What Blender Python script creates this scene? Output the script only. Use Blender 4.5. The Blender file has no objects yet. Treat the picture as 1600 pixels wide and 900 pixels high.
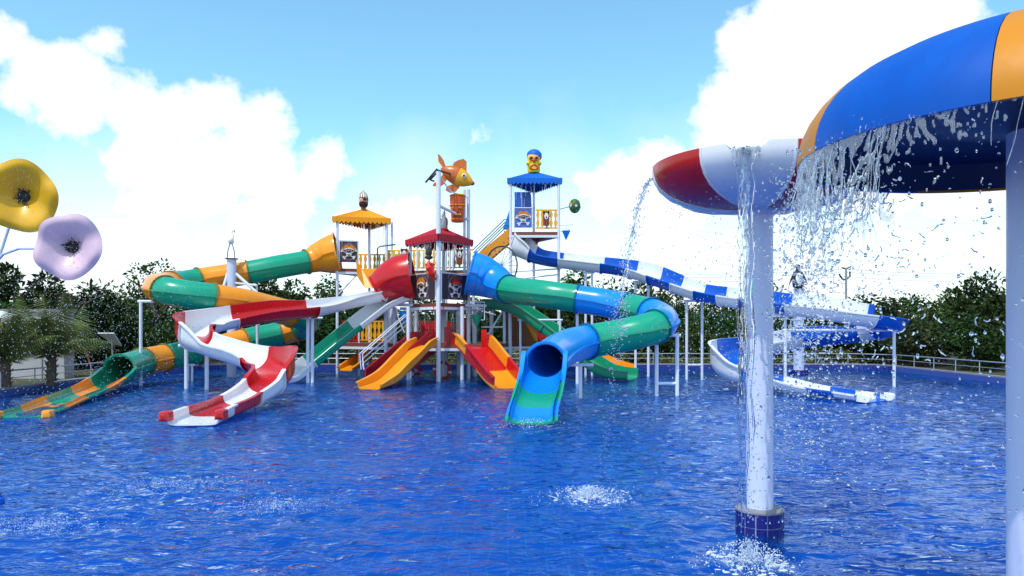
import bpy, math, random
import numpy as np
from mathutils import Vector, Matrix
random.seed(7); np.random.seed(7)
R = math.radians
SC = bpy.context.scene
COL = SC.collection

# ------------------------------------------------------------------ camera
CAMH = 2.0; F = 1155.0; HY = 510.0
cam_d = bpy.data.cameras.new('camera'); cam = bpy.data.objects.new('camera', cam_d); COL.objects.link(cam)
cam.location = (0, 0, CAMH); cam.rotation_euler = (R(90), 0, 0)
cam_d.sensor_width = 36; cam_d.lens = F / 1600 * 36; cam_d.shift_y = (HY - 450) / 1600
cam_d.clip_end = 3000; cam_d.clip_start = .05
SC.camera = cam
def W(px, py, Y): return Vector(((px - 800) / F * Y, Y, CAMH + (HY - py) / F * Y))
def PX(px, Y): return (px - 800) / F * Y
def PZ(py, Y): return CAMH + (HY - py) / F * Y

# ------------------------------------------------------------------ light
SUN_EL, SUN_AZ = 60, 212      # azimuth clockwise from +Y (the view direction): behind the camera, to the left
SC.view_settings.view_transform = 'Standard'; SC.view_settings.look = 'None'
SC.view_settings.exposure = 0.05; SC.view_settings.gamma = 1.0
sd = bpy.data.lights.new('sun', 'SUN'); sd.energy = 3.1; sd.angle = R(0.6); sd.color = (1, .96, .9)
sun = bpy.data.objects.new('sun', sd); COL.objects.link(sun)
saz = R(SUN_AZ); sel = R(SUN_EL)
sdir = Vector((math.sin(saz) * math.cos(sel), math.cos(saz) * math.cos(sel), math.sin(sel)))
sun.rotation_euler = sdir.to_track_quat('Z', 'Y').to_euler(); sun.location = (0, 0, 60)

world = bpy.data.worlds.new('World'); SC.world = world; world.use_nodes = True
nt = world.node_tree; N = nt.nodes; L = nt.links; N.clear()
def nd(tree, t, **kw):
    n = tree.nodes.new(t)
    for k, v in kw.items(): setattr(n, k, v)
    return n
def mth(tree, op, a, b=None, c=None, clamp=False):
    n = tree.nodes.new('ShaderNodeMath'); n.operation = op; n.use_clamp = clamp
    for i, v in enumerate((a, b, c)):
        if v is None: continue
        if isinstance(v, (int, float)): n.inputs[i].default_value = v
        else: tree.links.new(v, n.inputs[i])
    return n.outputs[0]
out = nd(nt, 'ShaderNodeOutputWorld'); bg = nd(nt, 'ShaderNodeBackground'); bg.inputs['Strength'].default_value = .12
sky = nd(nt, 'ShaderNodeTexSky', sky_type='NISHITA', sun_disc=False); sky.sun_elevation = sel; sky.sun_rotation = saz
sky.altitude = 200; sky.air_density = 1.0; sky.dust_density = .6; sky.ozone_density = 1.5
tc = nd(nt, 'ShaderNodeTexCoord'); D = tc.outputs['Generated']
def noise(tree, vec, scale, detail=6, rough=.55, dist=0.0):
    n = tree.nodes.new('ShaderNodeTexNoise'); n.inputs['Scale'].default_value = scale
    n.inputs['Detail'].default_value = detail; n.inputs['Roughness'].default_value = rough
    n.inputs['Distortion'].default_value = dist
    if vec is not None: tree.links.new(vec, n.inputs['Vector'])
    return n
wn = noise(nt, D, 7, 5)
wadd = nd(nt, 'ShaderNodeVectorMath', operation='MULTIPLY_ADD'); L.new(wn.outputs['Color'], wadd.inputs[0])
wadd.inputs[1].default_value = (.05,) * 3; L.new(D, wadd.inputs[2])
DW = wadd.outputs[0]
clouds = [(0, 60, 55), (55, 100, 62), (165, 62, 36), (110, 130, 80), (20, 150, 45), (215, 165, 60), (290, 180, 62), (345, 165, 48),
          (400, 205, 62), (425, 162, 30), (230, 245, 72), (310, 270, 85), (400, 260, 70), (500, 265, 52), (540, 268, 22), (455, 310, 60),
          (240, 320, 60), (95, 268, 17), (120, 290, 10), (752, 214, 20), (743, 225, 14),
          (1140, 55, 40), (1170, 80, 60), (1115, 190, 42), (1150, 160, 60), (1240, 60, 90), (1240, 150, 110), (1130, 230, 60), (1340, 90, 130),
          (1450, 60, 90), (1480, 30, 60), (1500, 200, 160), (1380, 220, 140), (1180, 240, 80), (960, 300, 60), (1030, 310, 90), (910, 285, 25),
          (640, 350, 45), (560, 370, 60), (420, 370, 80),
          (1750, 150, 170), (1950, 300, 150), (-150, 120, 90), (-300, 250, 140)]
best = None
for (px, py, r) in clouds:
    d = Vector(((px - 800) / F, 1, (HY - py) / F)); k = d.length; d.normalize()
    rr = r / F / k
    vd = nd(nt, 'ShaderNodeVectorMath', operation='DISTANCE'); L.new(DW, vd.inputs[0]); vd.inputs[1].default_value = d + Vector((.025,) * 3)
    s = mth(nt, 'MULTIPLY_ADD', vd.outputs['Value'], -1.0 / .045, rr / .045)      # signed depth inside the puff
    best = s if best is None else mth(nt, 'MAXIMUM', best, s)
# general fair-weather cloud elsewhere
gn = noise(nt, D, 2.6, 7, .55)
sep = nd(nt, 'ShaderNodeSeparateXYZ'); L.new(D, sep.inputs[0])
behind = mth(nt, 'MULTIPLY_ADD', sep.outputs['Y'], -4.0, 2.2, clamp=True)
gen = mth(nt, 'ADD', mth(nt, 'MULTIPLY_ADD', gn.outputs[0], 9, -4.8), mth(nt, 'MULTIPLY_ADD', behind, 6.0, -6.0))
best = mth(nt, 'MAXIMUM', best, gen)
fn = noise(nt, D, 26, 8, .62)
edge = mth(nt, 'MULTIPLY_ADD', fn.outputs[0], 1.5, -.75)
mask = mth(nt, 'MULTIPLY', mth(nt, 'ADD', best, edge), 2.3, clamp=True)
# thin bright veil that thickens to the horizon
vn = noise(nt, D, 4.5, 4, .5)
veil = mth(nt, 'ADD', mth(nt, 'MULTIPLY_ADD', sep.outputs['Z'], -3.6, 1.0), mth(nt, 'MULTIPLY_ADD', vn.outputs[0], 1.1, -.55), clamp=True)
mask2 = mth(nt, 'MAXIMUM', mask, mth(nt, 'MULTIPLY', veil, .97))
tint = nd(nt, 'ShaderNodeMix', data_type='RGBA', blend_type='MULTIPLY'); tint.inputs[0].default_value = 1
L.new(sky.outputs[0], tint.inputs[6]); tint.inputs[7].default_value = (1.55, 2.2, 2.1, 1)
mx = nd(nt, 'ShaderNodeMix', data_type='RGBA'); L.new(mask2, mx.inputs[0]); L.new(tint.outputs[2], mx.inputs[6])
mx.inputs[7].default_value = (9.6, 9.8, 10.0, 1)
L.new(mx.outputs[2], bg.inputs['Color']); L.new(bg.outputs[0], out.inputs[0])

# ------------------------------------------------------------------ materials
MATS = {}
def new_mat(name):
    m = bpy.data.materials.new(name); m.use_nodes = True; t = m.node_tree; b = t.nodes['Principled BSDF']; MATS[name] = m
    return m, t, b
def paint(name, c, rough=.3, wear=.12, spec=.5, coat=0.0, scale=3, metal=0, streak=True, c2=None):
    m, t, b = new_mat(name)
    tcn = nd(t, 'ShaderNodeTexCoord'); mp = nd(t, 'ShaderNodeMapping'); t.links.new(tcn.outputs['Object'], mp.inputs[0])
    if streak: mp.inputs['Scale'].default_value = (1, 1, .35)
    n = noise(t, mp.outputs[0], scale, 6, .6)
    n2 = noise(t, tcn.outputs['Object'], scale * 9, 4, .6)
    mixf = mth(t, 'MULTIPLY', mth(t, 'MULTIPLY_ADD', n.outputs[0], 1.8, -.4, clamp=True), mth(t, 'MULTIPLY_ADD', n2.outputs[0], .8, .5), clamp=True)
    mr = nd(t, 'ShaderNodeMix', data_type='RGBA'); t.links.new(mixf, mr.inputs[0])
    d = c2 or tuple(v * (1 - wear * 1.6) + .12 * wear for v in c)
    mr.inputs[6].default_value = (*c, 1); mr.inputs[7].default_value = (*d, 1)
    t.links.new(mr.outputs[2], b.inputs['Base Color'])
    ro = mth(t, 'MULTIPLY_ADD', n2.outputs[0], .25, rough - .1, clamp=True); t.links.new(ro, b.inputs['Roughness'])
    b.inputs['Metallic'].default_value = metal
    b.inputs['Specular IOR Level'].default_value = spec * .8; b.inputs['Coat Weight'].default_value = coat * .4
    b.inputs['Coat Roughness'].default_value = .12
    bp = nd(t, 'ShaderNodeBump'); bp.inputs['Strength'].default_value = .12; bp.inputs['Distance'].default_value = .01
    t.links.new(n.outputs[0], bp.inputs['Height']); t.links.new(bp.outputs[0], b.inputs['Normal'])
    return m
white = paint('white_gelcoat', (.8, .82, .86), .25, .05, coat=.3)
wpost = paint('white_post_paint', (.74, .78, .88), .4, .1)
wpole = paint('white_pole_paint', (.6, .66, .86), .35, .06, coat=.2)
red = paint('red_gelcoat', (.55, .001, .004), .24, .1, coat=.4)
dred = paint('dark_red_gelcoat', (.36, .006, .02), .35, .1)
orange = paint('orange_gelcoat', (.93, .33, .006), .26, .1, coat=.4)
yellow = paint('yellow_gelcoat', (.9, .43, .01), .3, .12, coat=.2)
green = paint('green_gelcoat', (.002, .34, .20), .24, .1, coat=.4)
green2 = paint('leaf_green_gelcoat', (.003, .28, .14), .3, .1, coat=.2)
blue = paint('blue_gelcoat', (.0, .25, .82), .24, .1, coat=.4)
dblue = paint('deep_blue_gelcoat', (.0, .11, .58), .26, .1, coat=.4)
teal = paint('teal_gelcoat', (.0, .42, .36), .24, .1, coat=.4)
rblue = paint('blue_canopy', (.004, .14, .60), .45, .1, spec=.25)
rred = paint('red_canopy', (.46, .004, .02), .5, .12, spec=.25)
rorange = paint('orange_canopy', (.88, .33, .008), .5, .12, spec=.25)
black = paint('black_paint', (.012, .012, .016), .45, .05)
steel = paint('galvanised_steel', (.45, .47, .5), .4, .1, metal=.6)
dsteel = paint('dark_steel', (.05, .055, .07), .4, .1, metal=.3)
brown = paint('brown_deck', (.20, .045, .025), .6, .2)
wood = paint('wood_brown', (.26, .085, .012), .6, .3, scale=6)
pyel = paint('yellow_flower_paint', (.82, .44, .004), .35, .1, coat=.3)
plil = paint('lilac_flower_paint', (.74, .52, .63), .35, .08, coat=.3)
skin = paint('skin_paint', (.72, .33, .2), .5, .1)
fyel = paint('face_yellow', (.85, .62, .01), .35, .1)
fred = paint('face_red', (.7, .08, .01), .35, .1)
bone = paint('bone_white', (.8, .78, .74), .5, .1)
hator = paint('hat_orange', (.75, .2, .01), .5, .2)
hatred = paint('hat_red', (.62, .01, .005), .5, .2)
pbrd = paint('panel_dark', (.035, .02, .035), .5, .2)
pring = paint('panel_ring', (.30, .24, .30), .5, .2)
ganim = paint('grey_statue', (.32, .33, .36), .5, .2)
cocog = paint('coconut_green', (.03, .13, .02), .5, .3)
mblue = paint('mushroom_blue', (.0, .10, .50), .42, .22, coat=.0, spec=.3, scale=7, c2=(.0, .07, .40))
mora = paint('mushroom_orange', (.66, .24, .003), .42, .1, coat=.0, spec=.3)
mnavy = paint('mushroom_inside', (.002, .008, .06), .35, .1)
wallp = paint('rendered_wall', (.42, .42, .43), .85, .12, spec=.2)
coping = paint('coping_stone', (.27, .27, .31), .7, .25, spec=.3)
canvas = paint('pale_canvas', (.75, .8, .8), .7, .1)
ring_r = paint('ring_red', (.5, .015, .01), .45, .15)

def tile_mat(name, c, grout, size, gw):
    m, t, b = new_mat(name)
    tcn = nd(t, 'ShaderNodeTexCoord')
    wnz = noise(t, tcn.outputs['Object'], 3.0, 2)
    wa = nd(t, 'ShaderNodeVectorMath', operation='MULTIPLY_ADD'); t.links.new(wnz.outputs['Color'], wa.inputs[0])
    wa.inputs[1].default_value = (0, 0, 0) if name == 'wall_tile' else (.1, .1, 0); t.links.new(tcn.outputs['Object'], wa.inputs[2])
    sp = nd(t, 'ShaderNodeSeparateXYZ'); t.links.new(wa.outputs[0], sp.inputs[0])
    def line(s):
        fr = mth(t, 'FRACT', mth(t, 'DIVIDE', s, size)); return mth(t, 'LESS_THAN', fr, gw)
    g = mth(t, 'MAXIMUM', line(sp.outputs[0]), line(sp.outputs[1]))
    if name == 'wall_tile': g = mth(t, 'MAXIMUM', g, line(sp.outputs[2]))
    vor = nd(t, 'ShaderNodeTexWhiteNoise'); sn = nd(t, 'ShaderNodeVectorMath', operation='FLOOR')
    dv = nd(t, 'ShaderNodeVectorMath', operation='DIVIDE'); t.links.new(wa.outputs[0], dv.inputs[0]); dv.inputs[1].default_value = (size,) * 3
    t.links.new(dv.outputs[0], sn.inputs[0]); t.links.new(sn.outputs[0], vor.inputs[0])
    big = noise(t, tcn.outputs['Object'], .35, 3)
    va = nd(t, 'ShaderNodeMix', data_type='RGBA'); t.links.new(mth(t, 'ADD', mth(t, 'MULTIPLY', vor.outputs[0], .6), mth(t, 'MULTIPLY_ADD', big.outputs[0], 1.2, -.4), clamp=True), va.inputs[0])
    va.inputs[6].default_value = (*[v * .8 for v in c], 1); va.inputs[7].default_value = (*[v * 1.3 for v in c], 1)
    m2 = nd(t, 'ShaderNodeMix', data_type='RGBA'); t.links.new(mth(t, 'MULTIPLY', g, .45), m2.inputs[0]); t.links.new(va.outputs[2], m2.inputs[6]); m2.inputs[7].default_value = (*grout, 1)
    t.links.new(m2.outputs[2], b.inputs['Base Color']); b.inputs['Roughness'].default_value = .3
    return m
floor_tile = tile_mat('floor_tile', (.001, .135, .62), (.14, .5, .95), .2, .08)
wall_tile = tile_mat('wall_tile', (.004, .015, .17), (.12, .2, .5), .1, .1)
ped_tile = paint('pedestal_tile', (.006, .008, .17), .2, .1, coat=.5)
grout = paint('grout', (.3, .36, .7), .8, .1)

def water_mat():
    m = bpy.data.materials.new('pool_water'); m.use_nodes = True; t = m.node_tree; t.nodes.clear()
    o = nd(t, 'ShaderNodeOutputMaterial'); tr = nd(t, 'ShaderNodeBsdfTransparent'); gl = nd(t, 'ShaderNodeBsdfGlossy')
    tr.inputs[0].default_value = (.50, .82, .99, 1); gl.inputs['Roughness'].default_value = .06; gl.inputs['Color'].default_value = (.70, .87, 1, 1)
    tcn = nd(t, 'ShaderNodeTexCoord'); mp = nd(t, 'ShaderNodeMapping'); t.links.new(tcn.outputs['Object'], mp.inputs[0]); mp.inputs['Scale'].default_value = (.6, 1.15, 1)
    n1 = noise(t, mp.outputs[0], 4.2, 2, .45, .5); n2 = noise(t, mp.outputs[0], 12, 2, .5, .3)
    pn = noise(t, tcn.outputs['Object'], .42, 3)
    h = mth(t, 'ADD', n1.outputs[0], mth(t, 'MULTIPLY', n2.outputs[0], .22))
    bp = nd(t, 'ShaderNodeBump'); bp.inputs['Distance'].default_value = .11
    t.links.new(mth(t, 'MAXIMUM', mth(t, 'MULTIPLY_ADD', pn.outputs[0], 4.0, -1.3, clamp=True), .42), bp.inputs['Strength']); t.links.new(h, bp.inputs['Height'])
    t.links.new(bp.outputs[0], gl.inputs['Normal'])
    fr = nd(t, 'ShaderNodeFresnel'); fr.inputs[0].default_value = 1.4; t.links.new(bp.outputs[0], fr.inputs['Normal'])
    dif = nd(t, 'ShaderNodeBsdfDiffuse'); dif.inputs[0].default_value = (.0, .075, .37, 1); t.links.new(bp.outputs[0], dif.inputs['Normal'])
    m0 = nd(t, 'ShaderNodeMixShader'); m0.inputs[0].default_value = .45; t.links.new(tr.outputs[0], m0.inputs[1]); t.links.new(dif.outputs[0], m0.inputs[2])
    mxs = nd(t, 'ShaderNodeMixShader'); t.links.new(mth(t, 'MULTIPLY', fr.outputs[0], 1.0, clamp=True), mxs.inputs[0]); t.links.new(m0.outputs[0], mxs.inputs[1]); t.links.new(gl.outputs[0], mxs.inputs[2])
    t.links.new(mxs.outputs[0], o.inputs[0]); return m
waterm = water_mat()
def drop_mat():
    m, t, b = new_mat('splash_water'); b.inputs['Base Color'].default_value = (.9, .95, 1, 1); b.inputs['Roughness'].default_value = .04
    b.inputs['Transmission Weight'].default_value = 1.0; b.inputs['IOR'].default_value = 1.33
    return m
dropm = drop_mat()
def veil_mat():
    m, t, b = new_mat('veil_water'); b.inputs['Base Color'].default_value = (.86, .93, 1, 1); b.inputs['Roughness'].default_value = .06
    b.inputs['Transmission Weight'].default_value = .86; b.inputs['IOR'].default_value = 1.33
    return m
veilm = veil_mat()
def foam_mat():
    m, t, b = new_mat('foam'); b.inputs['Base Color'].default_value = (.75, .85, .97, 1); b.inputs['Roughness'].default_value = .3
    b.inputs['Transmission Weight'].default_value = .25; b.inputs['IOR'].default_value = 1.33
    return m
foamm = foam_mat()
def leaf_mat(name, a, b_, tr=.25):
    m, t, b = new_mat(name); g = nd(t, 'ShaderNodeNewGeometry'); oi = nd(t, 'ShaderNodeObjectInfo')
    tcn = nd(t, 'ShaderNodeTexCoord'); n = noise(t, tcn.outputs['Object'], 1.1, 3)
    f = mth(t, 'ADD', mth(t, 'MULTIPLY', g.outputs['Random Per Island'], .6), mth(t, 'MULTIPLY_ADD', n.outputs[0], 1.6, -.6), clamp=True)
    mr = nd(t, 'ShaderNodeMix', data_type='RGBA'); t.links.new(f, mr.inputs[0]); mr.inputs[6].default_value = (*a, 1); mr.inputs[7].default_value = (*b_, 1)
    hs = nd(t, 'ShaderNodeHueSaturation'); t.links.new(mr.outputs[2], hs.inputs['Color'])
    t.links.new(mth(t, 'MULTIPLY_ADD', oi.outputs['Random'], .06, .47), hs.inputs['Hue']); t.links.new(mth(t, 'MULTIPLY_ADD', oi.outputs['Random'], .6, .7), hs.inputs['Value'])
    t.links.new(hs.outputs[0], b.inputs['Base Color']); b.inputs['Roughness'].default_value = .6
    b.inputs['Specular IOR Level'].default_value = .15
    return m
leafm = leaf_mat('tree_leaves', (.005, .016, .006), (.04, .085, .014))
palmm = leaf_mat('palm_leaves', (.04, .075, .02), (.2, .22, .06))
barkm = paint('bark', (.10, .07, .045), .9, .3)
def ground_mat():
    m, t, b = new_mat('ground'); tcn = nd(t, 'ShaderNodeTexCoord')
    n = noise(t, tcn.outputs['Object'], .4, 8); n2 = noise(t, tcn.outputs['Object'], 14, 6)
    mr = nd(t, 'ShaderNodeMix', data_type='RGBA'); t.links.new(mth(t, 'MULTIPLY_ADD', n.outputs[0], 3, -1, clamp=True), mr.inputs[0]); mr.inputs[6].default_value = (.12, .08, .045, 1); mr.inputs[7].default_value = (.05, .075, .02, 1)
    m2 = nd(t, 'ShaderNodeMix', data_type='RGBA', blend_type='MULTIPLY'); m2.inputs[0].default_value = .6; t.links.new(mr.outputs[2], m2.inputs[6]); t.links.new(n2.outputs['Color'], m2.inputs[7])
    t.links.new(m2.outputs[2], b.inputs['Base Color']); b.inputs['Roughness'].default_value = .95; return m
groundm = ground_mat()

# ------------------------------------------------------------------ mesh builder
ORG = {}
class MB:
    def __init__(s): s.v = []; s.f = []
    def add(s, vs, fs):
        o = len(s.v); s.v += [tuple(p) for p in vs]; s.f += [tuple(i + o for i in f) for f in fs]; return s
    def box(s, c, h, X=(1, 0, 0), Y=(0, 1, 0), Z=(0, 0, 1)):
        c = Vector(c); X = Vector(X).normalized() * h[0]; Y = Vector(Y).normalized() * h[1]; Z = Vector(Z).normalized() * h[2]
        vs = [c + X * a + Y * b + Z * d for a in (-1, 1) for b in (-1, 1) for d in (-1, 1)]
        return s.add(vs, [(0, 1, 3, 2), (4, 6, 7, 5), (0, 4, 5, 1), (2, 3, 7, 6), (0, 2, 6, 4), (1, 5, 7, 3)])
    def bar(s, a, b, w, h=None):
        a = Vector(a); b = Vector(b); d = (b - a); l = d.length; d.normalize()
        up = Vector((0, 0, 1)) if abs(d.z) < .95 else Vector((0, 1, 0))
        S = d.cross(up).normalized(); U = S.cross(d)
        return s.box((a + b) / 2, (l / 2, w / 2, (h or w) / 2), d, S, U)
    def tube(s, pts, r, n=10, cap=True, rf=None):
        pts = [Vector(p) for p in pts]; rings = []; prev = None
        for i, p in enumerate(pts):
            d = (pts[min(i + 1, len(pts) - 1)] - pts[max(i - 1, 0)]).normalized()
            if prev is None:
                up = Vector((0, 0, 1)) if abs(d.z) < .9 else Vector((1, 0, 0))
                S = d.cross(up).normalized()
            else: S = (prev - d * prev.dot(d)).normalized()
            prev = S; U = S.cross(d); rr = rf[i] if rf else r
            rings.append([p + S * math.cos(2 * math.pi * k / n) * rr + U * math.sin(2 * math.pi * k / n) * rr for k in range(n)])
        vs = [v for g in rings for v in g]; fs = []
        for i in range(len(pts) - 1):
            for k in range(n):
                a = i * n + k; b = i * n + (k + 1) % n; fs.append((a, a + n, b + n, b))
        if cap: fs += [tuple(range(n)), tuple(reversed(range((len(pts) - 1) * n, len(pts) * n)))]
        return s.add(vs, fs)
    def lathe(s, c, prof, n=16, ax=(0, 0, 1), X=(1, 0, 0), sc=(1, 1), cap=True):
        c = Vector(c); A = Vector(ax).normalized(); X = Vector(X); X = (X - A * X.dot(A)).normalized(); Y = A.cross(X); vs = []
        for (r, z) in prof:
            for k in range(n):
                t = 2 * math.pi * k / n; vs.append(c + A * z + X * (math.cos(t) * r * sc[0]) + Y * (math.sin(t) * r * sc[1]))
        fs = [(i * n + k, i * n + (k + 1) % n, (i + 1) * n + (k + 1) % n, (i + 1) * n + k) for i in range(len(prof) - 1) for k in range(n)]
        if cap: fs += [tuple(reversed(range(n))), tuple(range((len(prof) - 1) * n, len(prof) * n))]
        return s.add(vs, fs)
    def ball(s, c, r, n=12, m=8, X=(1, 0, 0), Y=(0, 1, 0), Z=(0, 0, 1)):
        rx, ry, rz = (r if isinstance(r, (tuple, list)) else (r, r, r)); c = Vector(c); X = Vector(X).normalized() * rx; Y = Vector(Y).normalized() * ry; Z = Vector(Z).normalized() * rz
        vs = [c - Z]
        for j in range(1, m):
            p = math.pi * j / m - math.pi / 2
            for k in range(n):
                t = 2 * math.pi * k / n; vs.append(c + X * math.cos(p) * math.cos(t) + Y * math.cos(p) * math.sin(t) + Z * math.sin(p))
        vs.append(c + Z); e = len(vs) - 1; fs = [(0, 1 + (k + 1) % n, 1 + k) for k in range(n)]
        for j in range(m - 2):
            for k in range(n): a = 1 + j * n + k; b = 1 + j * n + (k + 1) % n; fs.append((a, b, b + n, a + n))
        o = 1 + (m - 2) * n; fs += [(o + k, o + (k + 1) % n, e) for k in range(n)]
        return s.add(vs, fs)
    def prism(s, poly, d):          # poly: list of 3D points, extruded along vector d
        n = len(poly); d = Vector(d); poly = [Vector(p) for p in poly]
        vs = poly + [p + d for p in poly]
        return s.add(vs, [tuple(reversed(range(n))), tuple(range(n, 2 * n))] + [(i, (i + 1) % n, n + (i + 1) % n, n + i) for i in range(n)])
    def torus(s, c, Rr, r, n=28, m=10, ax=(0, 1, 0), X=(1, 0, 0)):
        c = Vector(c); A = Vector(ax).normalized(); X = Vector(X); X = (X - A * X.dot(A)).normalized(); Y = A.cross(X); vs = []
        for i in range(n):
            t = 2 * math.pi * i / n; d = X * math.cos(t) + Y * math.sin(t)
            for k in range(m): p = 2 * math.pi * k / m; vs.append(c + d * (Rr + r * math.cos(p)) + A * r * math.sin(p))
        return s.add(vs, [(i * m + k, ((i + 1) % n) * m + k, ((i + 1) % n) * m + (k + 1) % m, i * m + (k + 1) % m) for i in range(n) for k in range(m)])
    def mesh(s, name, mat, org=(0, 0, 0), smooth=True):
        me = bpy.data.meshes.new(name); o = Vector(org)
        me.from_pydata([tuple(Vector(p) - o) for p in s.v], [], s.f); me.materials.append(mat)
        if smooth:
            me.polygons.foreach_set('use_smooth', [True] * len(me.polygons))
            try: me.set_sharp_from_angle(angle=R(35))
            except Exception: pass
        me.update(); return me
    def build(s, name, mat, parent=None, smooth=True, label=None):
        org = ORG.get(parent.name, Vector((0, 0, 0))) if parent else Vector((0, 0, 0))
        o = bpy.data.objects.new(name, s.mesh(name, mat, org, smooth)); COL.objects.link(o)
        if parent: o.parent = parent; ORG[o.name] = org
        if label: o['label'] = label
        return o
def tag(o, label=None, cat=None, group=None, kind=None):
    if label: o['label'] = label
    if cat: o['category'] = cat
    if group: o['group'] = group
    if kind: o['kind'] = kind
    return o
def thing(name, label, cat, loc=(0, 0, 0), group=None):
    o = bpy.data.objects.new(name, None); COL.objects.link(o); o.location = loc; o.empty_display_size = .2; ORG[o.name] = Vector(loc)
    return tag(o, label, cat, group)
def copy_tree(o, parent=None):
    c = o.copy(); COL.objects.link(c)
    if parent: c.parent = parent
    for ch in list(o.children): copy_tree(ch, c)
    return c
def inst(name, mesh, loc, parent, rot=(0, 0, 0), scale=(1, 1, 1)):      # piece sharing mesh data
    o = bpy.data.objects.new(name, mesh); COL.objects.link(o); org = ORG[parent.name]
    o.parent = parent; o.location = Vector(loc) - org; o.rotation_euler = rot; o.scale = scale; ORG[o.name] = org; return o
def poly_px(mb, pts, Y, th, px_shift=0):       # outline in a plane facing the pool at distance Y, given real thickness
    return mb.prism([W(x, y, Y) for x, y in pts], (0, th, 0))

# ------------------------------------------------------------------ SETTING
PL, PR_, PF, PN = -14.4, 17.1, 34.6, 1.1
def rounded(x0, x1, y0, y1, r, n=6):
    pts = []
    for (cx, cy, a0) in ((x1 - r, y0 + r, -90), (x1 - r, y1 - r, 0), (x0 + r, y1 - r, 90), (x0 + r, y0 + r, 180)):
        for k in range(n + 1): a = R(a0 + 90 * k / n); pts.append((cx + r * math.cos(a), cy + r * math.sin(a)))
    return pts
inner = rounded(PL, PR_, PN, PF, 1.6); outer = rounded(PL - .32, PR_ + .32, PN - .32, PF + .32, 1.8); big = None
def ring(o1, z1, o2, z2):
    n = len(o1); return [(x, y, z1) for x, y in o1] + [(x, y, z2) for x, y in o2], [(i, (i + 1) % n, n + (i + 1) % n, n + i) for i in range(n)]
mb = MB(); mb.add(*ring(inner, -.6, inner, .2)); tag(mb.build('pool_wall', wall_tile, smooth=False), kind='structure')
mb = MB(); vs, fs = ring(inner, .2, outer, .2); n = len(inner)
mb.add([(x, y, .2) for x, y in inner] + [(x, y, .25) for x, y in inner] + [(x, y, .25) for x, y in outer] + [(x, y, .0) for x, y in outer],
       [(k * n + i, k * n + (i + 1) % n, (k + 1) * n + (i + 1) % n, (k + 1) * n + i) for k in range(3) for i in range(n)])
tag(mb.build('pool_coping', coping, smooth=False), kind='structure')
mb = MB(); mb.add([(x, y, -.42) for x, y in inner], [tuple(range(n))]); tag(mb.build('pool_floor', floor_tile, smooth=False), kind='structure')
far = [(x * 1, y) for x, y in outer]
def grow(p):
    x, y = p; d = Vector((x - 1, y - 17)); d.normalize(); return (1 + d.x * 1500, 17 + d.y * 1500)
mb = MB(); vs, fs = ring(outer, .2, [grow(p) for p in outer], .2); mb.add(vs, fs); tag(mb.build('ground', groundm, smooth=False), kind='structure')

# water surface: real ripples
ys = [PN]
while ys[-1] < PF: ys.append(ys[-1] + max(.02, ys[-1] * .0068))
ys[-1] = PF; ys = np.array(ys); xs = np.linspace(PL, PR_, 620)
XX, YY = np.meshgrid(xs, ys); H = np.zeros_like(XX)
rng = np.random.RandomState(3)
for i in range(46):
    wl = .2 * (3.6 ** rng.rand()); k = 2 * math.pi / wl; a = rng.normal(math.pi / 2 + .15, .75); amp = .0062 * wl
    mod = .65 + .45 * np.sin(XX * rng.uniform(.1, .5) + YY * rng.uniform(.1, .5) + rng.rand() * 6)
    H += amp * mod * np.sin(k * (math.cos(a) * XX + math.sin(a) * YY) + rng.rand() * 6.28)
SPL = [(PX(920, 8.7), 8.7, .55), (PX(1170, 6.25), 6.25, .5), (PX(270, 9.2), 9.2, .9), (PX(430, 8.2), 8.2, .6), (PX(60, 7.4), 7.4, .6)]
for (sx, sy, sr) in SPL:
    d = np.hypot(XX - sx, YY - sy); H += .012 * np.exp(-(d / (sr * 1.6)) ** 2) * np.sin(d * 26) + .006 * np.exp(-(d / sr) ** 2) * rng.randn(*H.shape)
nx, ny = len(xs), len(ys)
me = bpy.data.meshes.new('water'); verts = np.stack([XX, YY, H], -1).reshape(-1, 3)
idx = np.arange(nx * ny).reshape(ny, nx); faces = np.stack([idx[:-1, :-1], idx[:-1, 1:], idx[1:, 1:], idx[1:, :-1]], -1).reshape(-1, 4)
me.vertices.add(len(verts)); me.vertices.foreach_set('co', verts.ravel()); me.loops.add(faces.size); me.loops.foreach_set('vertex_index', faces.ravel())
me.polygons.add(len(faces)); me.polygons.foreach_set('loop_start', np.arange(0, faces.size, 4)); me.polygons.foreach_set('loop_total', np.full(len(faces), 4))
me.polygons.foreach_set('use_smooth', np.ones(len(faces), bool)); me.materials.append(waterm); me.update(); me.validate()
wo = bpy.data.objects.new('water', me); COL.objects.link(wo); tag(wo, kind='structure')

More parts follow.
